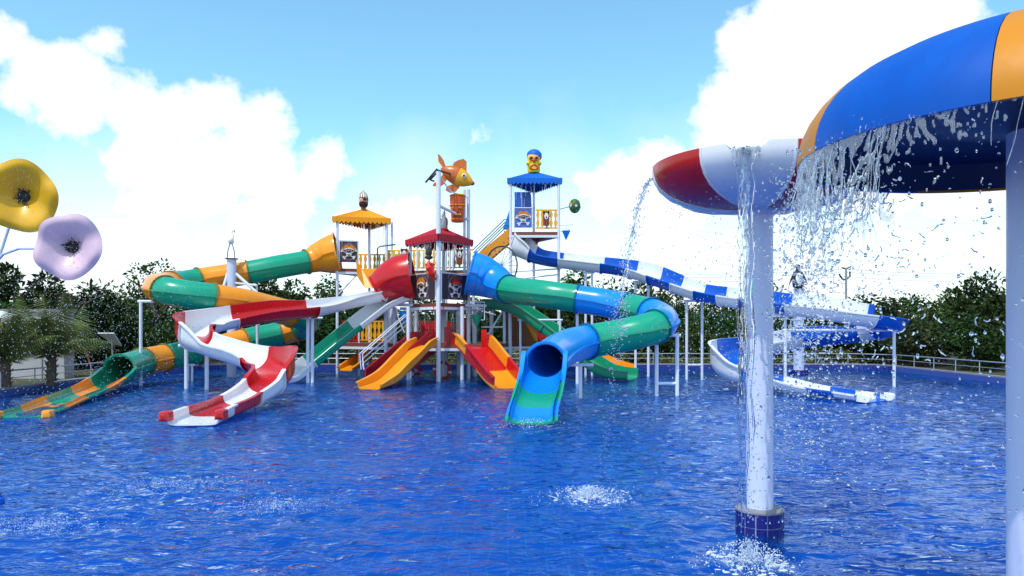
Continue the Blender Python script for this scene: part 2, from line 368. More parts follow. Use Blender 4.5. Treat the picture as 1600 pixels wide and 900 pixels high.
# ------------------------------------------------------------------ SLIDES
def catmull(C, t):
    n = len(C); t = max(0, min(n - 1 - 1e-6, t)); i = int(t); u = t - i
    p0 = C[max(i - 1, 0)]; p1 = C[i]; p2 = C[i + 1]; p3 = C[min(i + 2, n - 1)]
    return .5 * ((2 * p1) + (-p0 + p2) * u + (2 * p0 - 5 * p1 + 4 * p2 - p3) * u * u + (-p0 + 3 * p1 - 3 * p2 + p3) * u ** 3)
class Path:
    """controls: (px, py, Y, **extra numeric list)"""
    def __init__(s, ctrl, keys):
        s.keys = keys; s.C = np.array([[*W(c[0], c[1], c[2]), *c[3:]] for c in ctrl], float)
    def at(s, t):
        v = catmull(s.C, t); e = 1e-2; a = catmull(s.C, t - e); b = catmull(s.C, t + e)
        if t <= e: a = catmull(s.C, 0); b = catmull(s.C, 2 * e)
        T = Vector(b[:3] - a[:3]).normalized(); S = T.cross(Vector((0, 0, 1))).normalized(); U = S.cross(T).normalized()
        par = dict(zip(s.keys, v[3:])); rl = R(par.get('roll', 0)); S2 = S * math.cos(rl) + U * math.sin(rl); U2 = -S * math.sin(rl) + U * math.cos(rl)
        return Vector(v[:3]), T, S2, U2, par
def sweep(path, t0, t1, prof, step=.09):
    m = max(3, int((t1 - t0) / step) + 1); rings = []
    for i in range(m):
        P, T, S, U, par = path.at(t0 + (t1 - t0) * i / (m - 1)); rings.append([P + S * a + U * b for a, b in prof(par)])
    return rings
def skin_rings(mb, rings, caps=True):
    n = len(rings[0]); vs = [v for g in rings for v in g]
    fs = [(i * n + k, i * n + (k + 1) % n, (i + 1) * n + (k + 1) % n, (i + 1) * n + k) for i in range(len(rings) - 1) for k in range(n)]
    mb.add(vs, fs)
def tube_prof(nn=28, th=.03, dr=0):
    def f(par, inner=False):
        r = par['r'] + dr; return [((r) * math.cos(2 * math.pi * k / nn), (r) * math.sin(2 * math.pi * k / nn)) for k in range(nn)]
    return f
def tube_section(path, t0, t1, mat, parent, flange=True, name='tube_section'):
    mb = MB(); O = sweep(path, t0, t1, tube_prof()); I = sweep(path, t0, t1, tube_prof(dr=-.03)); n = 28
    skin_rings(mb, O); 
    Ir = [list(reversed(g)) for g in I]; skin_rings(mb, Ir)
    for (o, i_, fl) in ((O[0], I[0], 0), (O[-1], I[-1], 1)):
        mb.add(o + i_, [((k, (k + 1) % n, n + (k + 1) % n, n + k) if not fl else (k, n + k, n + (k + 1) % n, (k + 1) % n)) for k in range(n)])
    # lengthwise seam flanges at both sides
    for sgn in (-1, 1):
        rr = []
        m = max(3, int((t1 - t0) / .09) + 1)
        for i in range(m):
            P, T, S, U, par = path.at(t0 + (t1 - t0) * i / (m - 1)); a = par['r'] * sgn
            rr.append([P + S * (a - .01 * sgn) + U * .022, P + S * (a + .045 * sgn) + U * .022, P + S * (a + .045 * sgn) - U * .022, P + S * (a - .01 * sgn) - U * .022])
        skin_rings(mb, rr)
    if flange:
        for tt in (t0, t1):
            P, T, S, U, par = path.at(tt); w = .028
            g = []
            for (dr, dz) in ((-.0, -w), (.055, -w), (.055, w), (-.0, w)):
                g.append([P + T * dz * (1 if tt == t0 else -1) * 1.0 + (S * math.cos(2 * math.pi * k / n) + U * math.sin(2 * math.pi * k / n)) * (par['r'] + dr) for k in range(n)])
            skin_rings(mb, g)
    return mb.build(name, mat, parent)
def trough_prof(th=.03, na=14):
    def f(par):
        r = par['r']; d = par.get('d', r); hl = par.get('hl', .1); hr = par.get('hr', .1); n = max(1.2, par.get('n', 2)); lip = .07
        def U_(rr, dd, off):
            pts = []
            for k in range(na + 1):
                a = math.pi * k / na; c, s_ = math.cos(a), math.sin(a)
                pts.append((-math.copysign(abs(c) ** (2 / n), c) * rr, d - dd * abs(s_) ** (2 / n)))
            return pts
        o = [(-r, d + hl - .04)] + U_(r, d, 0) + [(r, d + hr - .04)]
        i_ = [(-r + th, d + hl)] + U_(r - th, d - th, 0) + [(r - th, d + hr)]
        return [(-r - lip, d + hl - .04)] + o + [(r + lip, d + hr - .04), (r + lip, d + hr)] + list(reversed(i_)) + [(-r - lip, d + hl)]
    return f
def trough_section(path, t0, t1, mat, parent, name='trough_section', flange=True):
    mb = MB(); rings = sweep(path, t0, t1, trough_prof(), .075); skin_rings(mb, rings); n = len(rings[0]); na = 14
    # end rims: strip between outer and inner
    no = na + 5
    for g in (rings[0], rings[-1]):
        q = []
        m = n
        for k in range(n // 2):
            q.append((k, k + 1, n - 2 - k, n - 1 - k))
        mb.add(g, q)
    if flange:
        for tt, sg in ((t0, 1), (t1, -1)):
            P, T, S, U, par = path.at(tt); pr = trough_prof()(par)[1:na + 4]; g1 = []
            c = Vector((0, par.get('d', par['r'])))
            def off(a, b, e):
                v = Vector((a, b - par.get('d', par['r']))); l = v.length or 1; v = v * (1 + e / l); return P + S * v.x + U * (v.y + par.get('d', par['r']))
            A = [off(a, b, .005) for a, b in pr]; B = [off(a, b, .055) for a, b in pr]; w = T * .03 * sg
            vs = A + B + [v + w for v in B] + [v + w for v in A]; k_ = len(pr)
            fs = [(j * k_ + i, j * k_ + i + 1, (j + 1) * k_ + i + 1, (j + 1) * k_ + i) for j in range(3) for i in range(k_ - 1)]
            mb.add(vs, fs)
    return mb.build(name, mat, parent)
def bumpers(path, mat, parent):
    P, T, S, U, par = path.at(len(path.C) - 1.001)
    for sg in (-1, 1):
        c = P + S * sg * (par['r'] + .03) + U * (par['d'] + (par['hl'] if sg < 0 else par['hr']) - .05) + T * .02; mb = MB()
        pr = [(-.22, .07), (-.2, .1), (.06, .105), (.12, .085), (.14, .04)]; g = []
        for tt, h in pr: g.append([c + T * tt + S * a * h * 1.0 + U * b * h for a, b in ((-1, -.9), (-.9, .8), (-.6, 1), (.6, 1), (.9, .8), (1, -.9))])
        skin_rings(mb, g); mb.add(g[0], [tuple(range(6))]); mb.add(g[-1], [tuple(range(6))]); mb.build('end_bumper', mat, parent)
def support(parent, px, ytop, Y, ybase=None, two=None, r=.055, bar_y=None, low=None):
    """H frame support: posts at px list, from water to ytop"""
    pxs = px if isinstance(px, (list, tuple)) else [px]
    zt = PZ(ytop, Y)
    for p in pxs:
        MB().tube([(PX(p, Y), Y, -.42), (PX(p, Y), Y, zt)], r, 10).build('support_post', wpost, parent)
    if len(pxs) > 1 or two:
        a, b = (min(pxs), max(pxs)) if not two else two
        MB().tube([(PX(a, Y) - .1, Y, zt), (PX(b, Y) + .1, Y, zt)], r * .9, 8).build('cross_bar', wpost, parent)
        if low is not None: MB().tube([(PX(a, Y), Y, low), (PX(b, Y), Y, low)], r * .8, 8).build('cross_bar', wpost, parent)

# --- blue and green enclosed tube slide, right of the red tower
S1 = thing('tube_slide', 'blue and green closed tube slide curling to a blue mouth right of centre', 'water slide', (PX(850, 17), 17, 0), 'water slides of the play tower')
KT = ['r']
p = Path([(735, 427, 28.2, .84), (754, 432, 28.2, .79), (774, 441, 28.0, .66), (794, 452, 27.3, .51), (848, 459, 25.8, .475), (903, 467, 25.4, .475), (943, 473, 25.1, .475),
          (983, 481, 24.5, .475), (1015, 489, 23.6, .475), (1034, 499, 22.6, .48), (1030, 508, 21.4, .475), (1005, 517, 21.0, .475), (962, 526, 21.0, .475), (917, 534, 20.8, .475), (890, 541, 19.9, .475), (868, 553, 18.9, .475), (853, 567, 17.6, .475)], KT)
for (a, b, m) in ((0, 3, blue), (3, 5, green), (5, 7, blue), (7, 8.1, green), (8.1, 10.3, blue), (10.3, 13, green), (13, 16, blue)): tube_section(p, a, b, m, S1)
KO = ['r', 'd', 'hl', 'hr', 'n', 'roll']
q = Path([(853, 591, 17.6, .475, .475, .22, .22, 2, 0), (848, 607, 17.0, .475, .4, .0, .0, 2.3, 0), (841, 628, 16.1, .47, .3, -.06, -.06, 3, 0), (833, 650, 15.4, .46, .24, -.08, -.08, 4, 0), (830, 664, 14.8, .46, .2, -.09, -.09, 4, 0)], KO)
for (a, b, m) in ((0, 1.5, blue), (1.5, 2.5, green), (2.5, 3.6, blue), (3.6, 4, green)): trough_section(q, a, b, m, S1, flange=False)
support(S1, [1026, 1058], 524, 21.4, low=.35); support(S1, [902], 487, 25.6); support(S1, [907], 570, 20.6, two=(893, 922), r=.05)
# --- red and white open body slide, left
S2 = thing('body_slide', 'red and white open body slide zigzagging down from the red tower to the left', 'water slide', (PX(310, 15), 15, 0), 'water slides of the play tower')
p = Path([(644, 431, 28.3, .90), (626, 434, 28.3, .86), (608, 441, 28.3, .74), (589, 452, 28.3, .52)], KT); tube_section(p, 0, 3, red, S2, name='entry_hood')
q = Path([(600, 471, 28.35, .46, .42, .0, .05, 2, 0), (545, 483, 27.5, .48, .42, .0, .05, 2, 2), (490, 495, 26.1, .48, .42, .0, .12, 2, 8), (430, 502, 25.5, .48, .42, .02, .24, 2, 10), (370, 512, 24.9, .48, .42, .0, .26, 2, 12),
          (330, 521, 24.3, .5, .42, .0, .3, 2, 10), (303, 532, 23.3, .5, .45, .1, .4, 2, 4), (304, 546, 22.2, .5, .45, .1, .45, 2, 0), (335, 558, 21.7, .5, .42, .1, .1, 2, -6), (375, 571, 21.3, .5, .42, .14, .1, 2, -6), (408, 584, 20.9, .5, .42, .32, .0, 2, -4),
          (428, 596, 20.1, .52, .42, .55, .05, 2, 0), (424, 610, 19.1, .52, .42, .45, .05, 2, 0), (404, 624, 18.3, .5, .34, .15, .02, 3, 0), (366, 640, 17.2, .5, .24, .1, .0, 4, 0), (330, 653, 15.9, .5, .2, .1, .05, 5, 0), (302, 665, 14.7, .5, .16, .1, .08, 5, 0)], KO)
for (a, b, m) in ((0, 2, white), (2, 4, red), (4, 5.6, white), (5.6, 7.1, red), (7.1, 9.6, white), (9.6, 12.5, red), (12.5, 13.7, white), (13.7, 15.0, red), (15.0, 16, white)): trough_section(q, a, b, m, S2, flange=b < 14)
bumpers(q, red, S2)
support(S2, [291], 540, 23.6, two=(284, 296), r=.06); support(S2, [323], 551, 23.4, r=.06); support(S2, [481, 488], 494, 26.2, r=.06); support(S2, [398], 620, 18.4, two=(385, 412), r=.04)
# --- green and orange tube slide, far left
S3 = thing('tube_slide', 'green and orange closed tube slide looping far left with an open green and orange run-out', 'water slide', (PX(180, 24), 24, 0), 'water slides of the play tower')
p = Path([(527, 396, 31.5, .86), (512, 399, 31.45, .78), (497, 403, 31.35, .64), (479, 409, 31.1, .49), (434, 417, 30.4, .475), (388, 426, 30.0, .475), (348, 432, 29.7, .475), (310, 438, 29.3, .475), (280, 443, 28.5, .475), (257, 446, 27.3, .48), (246, 449, 26.0, .48), (258, 454, 24.9, .475),
          (290, 460, 24.8, .475), (333, 465, 25.2, .475), (380, 472, 26.0, .475), (430, 484, 27.2, .475), (468, 494, 28.2, .49), (480, 503, 29.2, .49), (468, 513, 29.8, .48), (440, 521, 29.7, .475), (395, 530, 29.2, .475), (350, 541, 28.4, .475), (300, 551, 27.6, .475), (257, 559, 26.6, .475), (222, 566, 25.6, .475), (187, 578, 23.8, .475)], KT)
for (a, b, m) in ((0, 3, orange), (3, 5, green), (5, 7, orange), (7, 8.6, green), (8.6, 11, orange), (11, 13, green), (13, 15.6, orange), (15.6, 18, green), (18, 19, orange), (19, 20.3, green), (20.3, 21.8, orange), (21.8, 23, green), (23, 24, orange), (24, 25, green)): tube_section(p, a, b, m, S3)
q = Path([(187, 601, 23.8, .475, .475, .1, .1, 2, 0), (168, 610, 22.4, .475, .4, .0, .0, 2.3, 0), (135, 622, 20.6, .47, .3, -.05, -.05, 3, 0), (95, 635, 18.8, .47, .24, -.06, -.06, 4, 0), (60, 648, 17.2, .47, .2, -.06, -.06, 4, 0), (34, 654, 16.2, .47, .18, -.06, -.06, 4, 0)], KO)
for (a, b, m) in ((0, 1, green), (1, 1.9, orange), (1.9, 2.8, green), (2.8, 3.8, orange), (3.8, 5, green)): trough_section(q, a, b, m, S3, flange=False)
bumpers(q, orange, S3)
support(S3, [220], 471, 25.0, two=(220, 242)); support(S3, [294, 300], 570, 27, r=.04); support(S3, [401], 445, 30.0, r=.045); support(S3, [402], 497, 27.6, two=(373, 500), r=.05)
# --- blue and white open slide, right
S4 = thing('body_slide', 'blue and white open body slide winding from the blue tower to the far right water', 'water slide', (PX(1300, 22), 22, 0), 'water slides of the play tower')
q = Path([(802, 398, 31.4, .5, .5, .45, .45, 2, 0), (815, 404, 31.2, .48, .48, .35, .3, 2, -4), (836, 412, 31.0, .46, .45, .2, .0, 2, -3), (866, 418, 30.7, .46, .42, .22, .0, 2, -5), (915, 424, 30.3, .46, .42, .22, .0, 2, -6), (962, 430, 29.9, .46, .42, .24, .0, 2, -6), (1000, 439, 29.3, .46, .42, .3, .0, 2, -5), (1040, 453, 28.4, .46, .42, .25, .0, 2, -5),
          (1085, 469, 27.6, .46, .42, .2, .0, 2, -5), (1135, 479, 26.8, .46, .42, .25, .0, 2, -6), (1180, 485, 26.2, .46, .42, .28, .0, 2, -6), (1225, 492, 25.6, .47, .42, .3, .0, 2, -6), (1280, 499, 25.0, .48, .45, .32, .0, 2, -6), (1345, 510, 24.5, .48, .45, .32, .0, 2, -5), (1384, 517, 24.6, .5, .46, .35, .0, 2, -4), (1385, 527, 25.6, .5, .46, .4, .0, 2, 0), (1340, 535, 26.5, .48, .45, .2, .1, 2, 0),
          (1280, 541, 27.0, .48, .45, .0, .25, 2, 5), (1225, 549, 27.0, .48, .45, .0, .25, 2, 5), (1175, 560, 26.8, .5, .45, .0, .3, 2, 4), (1144, 572, 26.0, .52, .45, .0, .5, 2, 0), (1136, 586, 24.9, .54, .45, .0, .6, 2, 0), (1158, 598, 23.8, .52, .4, .0, .3, 2.5, 0), (1206, 605, 22.6, .5, .3, .02, .1, 3, 0), (1262, 614, 21.3, .49, .18, .04, .05, 4, 0), (1320, 622, 20.2, .48, .17, .03, .03, 4, 0), (1370, 629, 19.4, .48, .16, .02, .02, 4, 0)], KO)
for (a, b, m) in ((0, 1.6, white), (1.6, 3.2, dblue), (3.2, 4.5, white), (4.5, 5.6, dblue), (5.6, 6.5, white), (6.5, 7.3, dblue), (7.3, 8.1, white), (8.1, 8.8, dblue), (8.8, 9.5, white), (9.5, 11.1, dblue), (11.1, 13.3, white), (13.3, 15.3, dblue), (15.3, 15.8, white), (15.8, 17.6, dblue), (17.6, 19, white), (19, 20, dblue), (20, 22.4, white), (22.4, 23.0, dblue), (23.0, 24.3, white), (24.3, 25.0, dblue), (25.0, 25.6, white), (25.6, 26, dblue)):
    trough_section(q, a, b, m, S4, flange=b < 23)
bumpers(q, white, S4)
for pxs, yt, Y in (([915, 925], 426, 30.2), ([993, 1013], 441, 29.5), ([1073, 1097], 470, 27.8)): support(S4, pxs, yt, Y, r=.05, low=.55 if pxs[0] > 1000 else None)
support(S4, [1227, 1397], 516, 24.6, r=.05)
support(S4, [1227], 494, 25.6, two=(1215, 1240), r=.05)
# --- green and white slide, left below the hood
S5 = thing('open_slide', 'green and white straight chute below the red hood, left of the tower', 'water slide', (PX(440, 26), 26, 0), 'water slides of the play tower')
q = Path([(640, 470, 28.6, .5, .22, .05, .25, 4, 0), (600, 487, 28.2, .5, .22, .05, .25, 4, 0), (556, 520, 27.6, .5, .22, .05, .25, 4, 0), (500, 566, 26.9, .5, .22, .05, .25, 4, 0), (462, 594, 26.4, .5, .22, .05, .25, 4, 0), (430, 602, 25.8, .5, .2, .05, .25, 4, 0)], KO)
for (a, b, m) in ((0, 1.9, white), (1.9, 3.2, green), (3.2, 5, white)): trough_section(q, a, b, m, S5)
# --- plain green slide, right behind
S6 = thing('open_slide', 'plain green chute behind the blue tube, ending right of it', 'water slide', (PX(980, 27), 27, 0), 'water slides of the play tower')
q = Path([(762, 484, 29.6, .6, .22, .25, .2, 4, 0), (800, 489, 29.2, .6, .22, .25, .2, 4, 0), (850, 520, 28.7, .6, .22, .25, .2, 4, 0), (905, 562, 28.1, .6, .22, .25, .2, 4, 0), (945, 588, 27.6, .6, .22, .25, .2, 4, 0), (988, 594, 27.1, .6, .2, .2, .15, 4, 0)], KO)
for (a, b) in ((0, 2), (2, 3.2), (3.2, 5)): trough_section(q, a, b, green2, S6)
S7 = thing('open_slide', 'short orange run-out beside the end of the plain green chute', 'water slide', (PX(960, 29), 29, 0), 'water slides of the play tower')
q = Path([(905, 545, 30.4, .45, .2, .1, .1, 4, 0), (950, 574, 30.0, .45, .2, .2, .1, 4, 0), (985, 586, 29.6, .45, .2, .2, .1, 4, 0)], KO); trough_section(q, 0, 2, orange, S7)
support(S6, [813, 875], 500, 28.6, r=.045)
# --- orange toddler slide
S8 = thing('toddler_slide', 'plain orange wavy slide left of the front post', 'water slide', (PX(580, 24), 24, 0), 'short slides from the low deck')
q = Path([(668, 541, 27.0, .42, .16, .18, .18, 5, 0), (655, 549, 26.4, .42, .16, .2, .2, 5, 0), (634, 571, 25.4, .42, .16, .2, .2, 5, 0), (608, 596, 24.5, .42, .16, .18, .18, 5, 0), (577, 609, 23.4, .42, .14, .05, .1, 5, 0)], KO); trough_section(q, 0, 4, orange, S8, flange=False)
# --- red and orange wide slide
S9 = thing('toddler_slide', 'red and orange patched wide slide right of the front post', 'water slide', (PX(795, 24), 24, 0), 'short slides from the low deck')
q = Path([(729, 541, 27.4, .64, .12, .4, .4, 7, 0), (741, 548, 26.9, .62, .12, .42, .42, 7, 0), (761, 573, 25.8, .58, .12, .42, .42, 7, 0), (782, 598, 24.6, .55, .12, .38, .38, 7, 0), (796, 608, 23.8, .55, .1, .3, .3, 7, 0)], KO)
for (a, b, m) in ((0, .9, red), (.9, 2.3, red), (2.3, 4, orange)): trough_section(q, a, b, m, S9, flange=False)
def lip_panel(path, t0, t1, side, mat, parent):
    mb = MB(); g = []
    m = 14
    for i in range(m):
        P, T, S, U, par = path.at(t0 + (t1 - t0) * i / (m - 1)); x = par['r'] * side; h = par['d'] + (par['hl'] if side < 0 else par['hr']); e = .075 * side; b = -.035 * side
        g.append([P + S * (x + b) + U * .14, P + S * (x + b) + U * (h + .012), P + S * (x + e) + U * (h + .012), P + S * (x + e) + U * (h - .05), P + S * (x + .01 * side) + U * (h - .05), P + S * (x + .01 * side) + U * .14])
    skin_rings(mb, g); mb.add(g[0], [tuple(range(6))]); mb.add(g[-1], [tuple(range(6))]); return mb.build('side_panel', mat, parent)
lip_panel(q, .9, 2.3, -1, orange, S9); lip_panel(q, .5, 1.5, 1, orange, S9)
lip_panel(q, 2.3, 4, -1, red, S9); lip_panel(q, 1.5, 4, 1, red, S9)

# ------------------------------------------------------------------ TOWERS
def canopy(parent, corners, zc, apex, mat, drop=.22, waves=11):
    """corrugated sheet roof with scalloped valance on every side; corners listed with their eave height"""
    n = len(corners)
    for i in range(n):
        a = Vector((*corners[i], zc)); b = Vector((*corners[(i + 1) % n], zc)); A = Vector(apex); m = waves * 6; vs = []; fs = []; nrm = (b - a).cross(A - a).normalized()
        if nrm.z < 0: nrm = -nrm
        for k in range(m + 1):
            u = k / m; e = a.lerp(b, u); w = .022 * math.sin(u * waves * 2 * math.pi)
            for v in (0, .33, .66, 1): vs.append(e.lerp(A, v) + nrm * w * (1 - v))
        fs = [(k * 4 + j, (k + 1) * 4 + j, (k + 1) * 4 + j + 1, k * 4 + j + 1) for k in range(m) for j in range(3)]
        mb = MB().add(vs, fs); o = len(vs); mb.add([v - nrm * .025 for v in vs], [tuple(reversed(f)) for f in fs])
        mb.build('roof_panel', mat, parent)
        mb = MB(); d = (b - a).normalized(); outn = d.cross(Vector((0, 0, 1)))
        top = []; bot = []
        for k in range(m + 1):
            u = k / m; e = a.lerp(b, u); dd = drop * (.62 + .38 * abs(math.sin(u * waves * math.pi)))
            top.append(e + Vector((0, 0, .03))); bot.append(e - Vector((0, 0, dd)))
        th = outn * .02; vs = top + bot + [v + th for v in top] + [v + th for v in bot]; q_ = m + 1
        fs = [(k, k + 1, q_ + k + 1, q_ + k) for k in range(m)] + [(2 * q_ + k, 3 * q_ + k, 3 * q_ + k + 1, 2 * q_ + k + 1) for k in range(m)] + [(q_ + k, q_ + k + 1, 3 * q_ + k + 1, 3 * q_ + k) for k in range(m)] + [(k, 2 * q_ + k, 2 * q_ + k + 1, k + 1) for k in range(m)]
        mb.add(vs, fs); mb.build('valance', mat, parent, smooth=False)
def deck(parent, corners, z, th=.14, mat=None):
    MB().prism([(x, y, z) for x, y in corners], (0, 0, -th)).build('floor', mat or brown, parent, smooth=False)
    n = len(corners); mb = MB()
    for i in range(n):
        a = Vector((*corners[i], z - th - .05)); b = Vector((*corners[(i + 1) % n], z - th - .05)); mb.bar(a, b, .07, .1)
    mb.build('floor_frame', wpost, parent, smooth=False)
def post(parent, x, y, z0, z1, r=.055, mat=None, name='post'): return MB().tube([(x, y, z0), (x, y, z1)], r, 12).build(name, mat or wpost, parent)
def bal_mesh(mat, h=.72):
    mb = MB(); n = 14; w = []
    for k in range(n + 1): u = k / n; w.append((.035 + .035 * (0.5 - .5 * math.cos(u * 4 * math.pi)), u * h))
    poly = [(-a, 0, z) for a, z in w] + [(a, 0, z) for a, z in reversed(w)]
    mb.prism([Vector(p_) - Vector((0, .02, 0)) for p_ in poly], (0, .04, 0)); return mb.mesh('baluster', mat)
BM = {'y': bal_mesh(yellow), 'r': bal_mesh(red)}
def balustrade(parent, a, b, z, n, kind='y', mat=None):
    a = Vector((*a, z)); b = Vector((*b, z)); d = b - a; ang = math.atan2(d.y, d.x); mat = mat or (yellow if kind == 'y' else red)
    for zz in (.09, .84): MB().bar(a + Vector((0, 0, zz)), b + Vector((0, 0, zz)), .05, .06).build('rail', mat, parent, smooth=False)
    for k in range(n): inst('baluster', BM[kind], a + d * ((k + .5) / n) + Vector((0, 0, .12)), parent, (0, 0, ang), (1, 1, .97))
def disc2(cx, cy, rx, ry, n=16, a0=0, a1=360): return [(cx + rx * math.cos(R(a0 + (a1 - a0) * k / (n if a1 - a0 == 360 else n - 1))), cy + ry * math.sin(R(a0 + (a1 - a0) * k / (n if a1 - a0 == 360 else n - 1)))) for k in range(n)]
def skull_panel(parent, a, b, z0, z1, hat, bg_=None, facing=-1):
    """board with a skull, crossed bones and a tricorn hat in low relief"""
    a = Vector((*a, z0)); b = Vector((*b, z0)); X = (b - a).normalized(); w = (b - a).length; h = z1 - z0; Nn = X.cross(Vector((0, 0, 1))).normalized()
    c = (a + b) / 2 + Vector((0, 0, h / 2)); s = min(w, h) / 2
    bd = MB().box(c, (w / 2, .02, h / 2), X, Nn).build('picture_panel', bg_ or pbrd, parent, smooth=False)
    def P(x, y, d=0): return c + X * x * s + Vector((0, 0, 1)) * y * s + Nn * (.02 + d)
    def plate(name, pts, mat, lay, th=.012):
        mb = MB(); mb.prism([P(x, y, lay * .012) for x, y in pts], Nn * th); return mb.build(name, mat, bd, smooth=False)
    mb = MB()      # ring lines
    for rr in (.78, .9):
        for k in range(24):
            a1, a2 = R(k * 15), R(k * 15 + 13); 
            mb.prism([P(math.cos(a1) * rr, math.sin(a1) * rr), P(math.cos(a2) * rr, math.sin(a2) * rr), P(math.cos(a2) * (rr + .05), math.sin(a2) * (rr + .05)), P(math.cos(a1) * (rr + .05), math.sin(a1) * (rr + .05))], Nn * .006)
    for sx in (-1, 1):
        for sy in (-1, 1):
            for q_ in (.62, .76): mb.prism([P(sx * .97, sy * q_), P(sx * q_, sy * .97), P(sx * (q_ + .05), sy * .97), P(sx * .97, sy * (q_ + .05))], Nn * .007)
    mb.build('ring_lines', pring, bd, smooth=False)
    def bone_shape(x0, y0, x1, y1):
        d = Vector((x1 - x0, y1 - y0)).normalized(); n_ = Vector((-d.y, d.x)); mb = MB()
        mb.prism([P(x0 + n_.x * .06, y0 + n_.y * .06, .008), P(x1 + n_.x * .06, y1 + n_.y * .06, .008), P(x1 - n_.x * .06, y1 - n_.y * .06, .008), P(x0 - n_.x * .06, y0 - n_.y * .06, .008)], Nn * .014)
        for (ex, ey) in ((x0, y0), (x1, y1)):
            for sg in (-1, 1): mb.prism([P(x, y, .01) for x, y in disc2(ex + n_.x * .09 * sg, ey + n_.y * .09 * sg, .11, .11, 10)], Nn * .014)
        mb.build('crossbone', bone, bd, smooth=False)
    bone_shape(-.72, .12, .55, -.62); bone_shape(.72, .18, -.5, -.66)
    plate('skull', disc2(0, .02, .34, .34, 18), bone, 2, .018); plate('jaw', [(-.24, -.15), (.24, -.15), (.30, -.28), (.16, -.5), (-.16, -.5), (-.30, -.28)], bone, 2, .017)
    plate('mouth', [(-.17, -.27), (0, -.33), (.17, -.27), (.12, -.39), (0, -.42), (-.12, -.39)], black, 4)
    plate('eye_patch', disc2(.12, .03, .13, .11, 12), black, 4); plate('eye_socket', disc2(-.14, .03, .1, .09, 12), black, 4)
    plate('nose', [(-.04, -.12), (.05, -.12), (0, -.04)], black, 4)
    plate('hat', [(-.62, .1), (-.66, .32), (-.45, .62), (-.2, .74), (0, .62), (.2, .76), (.45, .66), (.66, .36), (.6, .12), (.3, .2), (0, .24), (-.3, .18)], hat, 5, .02)
    plate('hat_band', [(-.5, .14), (-.3, .24), (0, .31), (.3, .26), (.52, .16), (.5, .24), (.3, .36), (0, .42), (-.3, .34), (-.52, .24)], bone if hat is not hatred else hator, 7)
    for x0_, x1_ in ((a, 0), (b, 0)): MB().tube([Vector(x0_) - Vector((0, 0, .05)) + Nn * .03, Vector(x0_) + Vector((0, 0, h + .06)) + Nn * .03], .025, 8).build('panel_post', white, parent)
    MB().tube([a + Vector((0, 0, h + .03)) + Nn * .03, b + Vector((0, 0, h + .03)) + Nn * .03], .02, 8).build('panel_rail', white, parent)
def animal_plaque(parent, c, X, s):
    c = Vector(c); X = Vector(X).normalized(); Nn = X.cross(Vector((0, 0, 1)))
    def P(x, y, d): return c + X * x * s + Vector((0, 0, 1)) * y * s + Nn * d
    pl = MB().prism([P(x, y, 0) for x, y in [(-.35, -.9), (.35, -.9), (.4, .2), (.3, .9), (-.3, .9), (-.4, .2)]], Nn * .03).build('animal_plaque', brown, parent, smooth=False)
    MB().prism([P(x, y, .03) for x, y in disc2(0, .3, .26, .4, 12)], Nn * .02).build('snout', bone, pl, smooth=False)
    for sg in (-1, 1): MB().prism([P(x, y, .03) for x, y in disc2(sg * .3, .75, .12, .22, 10)], Nn * .02).build('ear', black, pl, smooth=False)
    MB().prism([P(x, y, .05) for x, y in disc2(0, .15, .1, .1, 8)], Nn * .012).build('nose', black, pl, smooth=False)

# red tower
YN = 26.9
rN = (PX(685, 26.9), 26.9); rL = (PX(641, 28.6), 28.6); rR = (PX(732, 28.6), 28.6); rB = (PX(693, 30.2), 30.2)
T1 = thing('play_tower', 'central tower under a dark red scalloped roof with two skull panels', 'play tower', (PX(688, 28.5), 28.5, 0), 'roofed towers of the water playground')
cc = Vector((sum(c[0] for c in (rN, rL, rR, rB)) / 4, sum(c[1] for c in (rN, rL, rR, rB)) / 4))
def exp_(c, k): return tuple(cc + (Vector(c) - cc) * k)
deck(T1, [exp_(c, 1.04) for c in (rN, rR, rB, rL)], 2.86)
canopy(T1, [exp_(c, 1.16) for c in (rN, rR, rB, rL)], 5.32, (cc.x, cc.y, 5.86), rred, .24)
post(T1, *rN, -.42, 7.63, .085); post(T1, *rL, -.42, 5.25, .06); post(T1, *rR, -.42, 7.3, .07); post(T1, *rB, -.42, 5.25, .07)
post(T1, rR[0] - .16, rR[1] + .05, 2.8, 7.3, .05)
MB().tube([(*rN, 7.52), (rN[0] + .4, rN[1] + .5, 7.0), (rR[0] - .1, rR[1] - .1, 7.0), (*rR, 7.0)], .025, 8).build('top_frame', wpost, T1)
MB().tube([(rN[0], rN[1], 6.4), (rR[0], rR[1], 6.12)], .055, 10).build('cross_arm', wpost, T1)
for c in (rL, rR): MB().tube([(*c, 5.1), ((c[0] + rN[0]) / 2, (c[1] + rN[1]) / 2, 5.15), (*rN, 5.12)], .03, 8).build('roof_brace', wpost, T1)
def lerp2(a, b, t): return (a[0] + (b[0] - a[0]) * t, a[1] + (b[1] - a[1]) * t)
skull_panel(T1, lerp2(rL, rN, .0), lerp2(rL, rN, .93), 3.0, 3.95, hator)
skull_panel(T1, lerp2(rN, rR, .07), lerp2(rN, rR, .97), 3.0, 3.95, hatred)
MB().add([(rN[0] - .22, rN[1] + .1, 2.72), (rN[0] + .22, rN[1] + .1, 2.72), (rN[0], rN[1] + .35, 2.72), (rN[0], rN[1] + .08, 2.28)], [(0, 2, 1), (0, 1, 3), (1, 2, 3), (2, 0, 3)]).build('corner_bracket', red, T1, smooth=False)
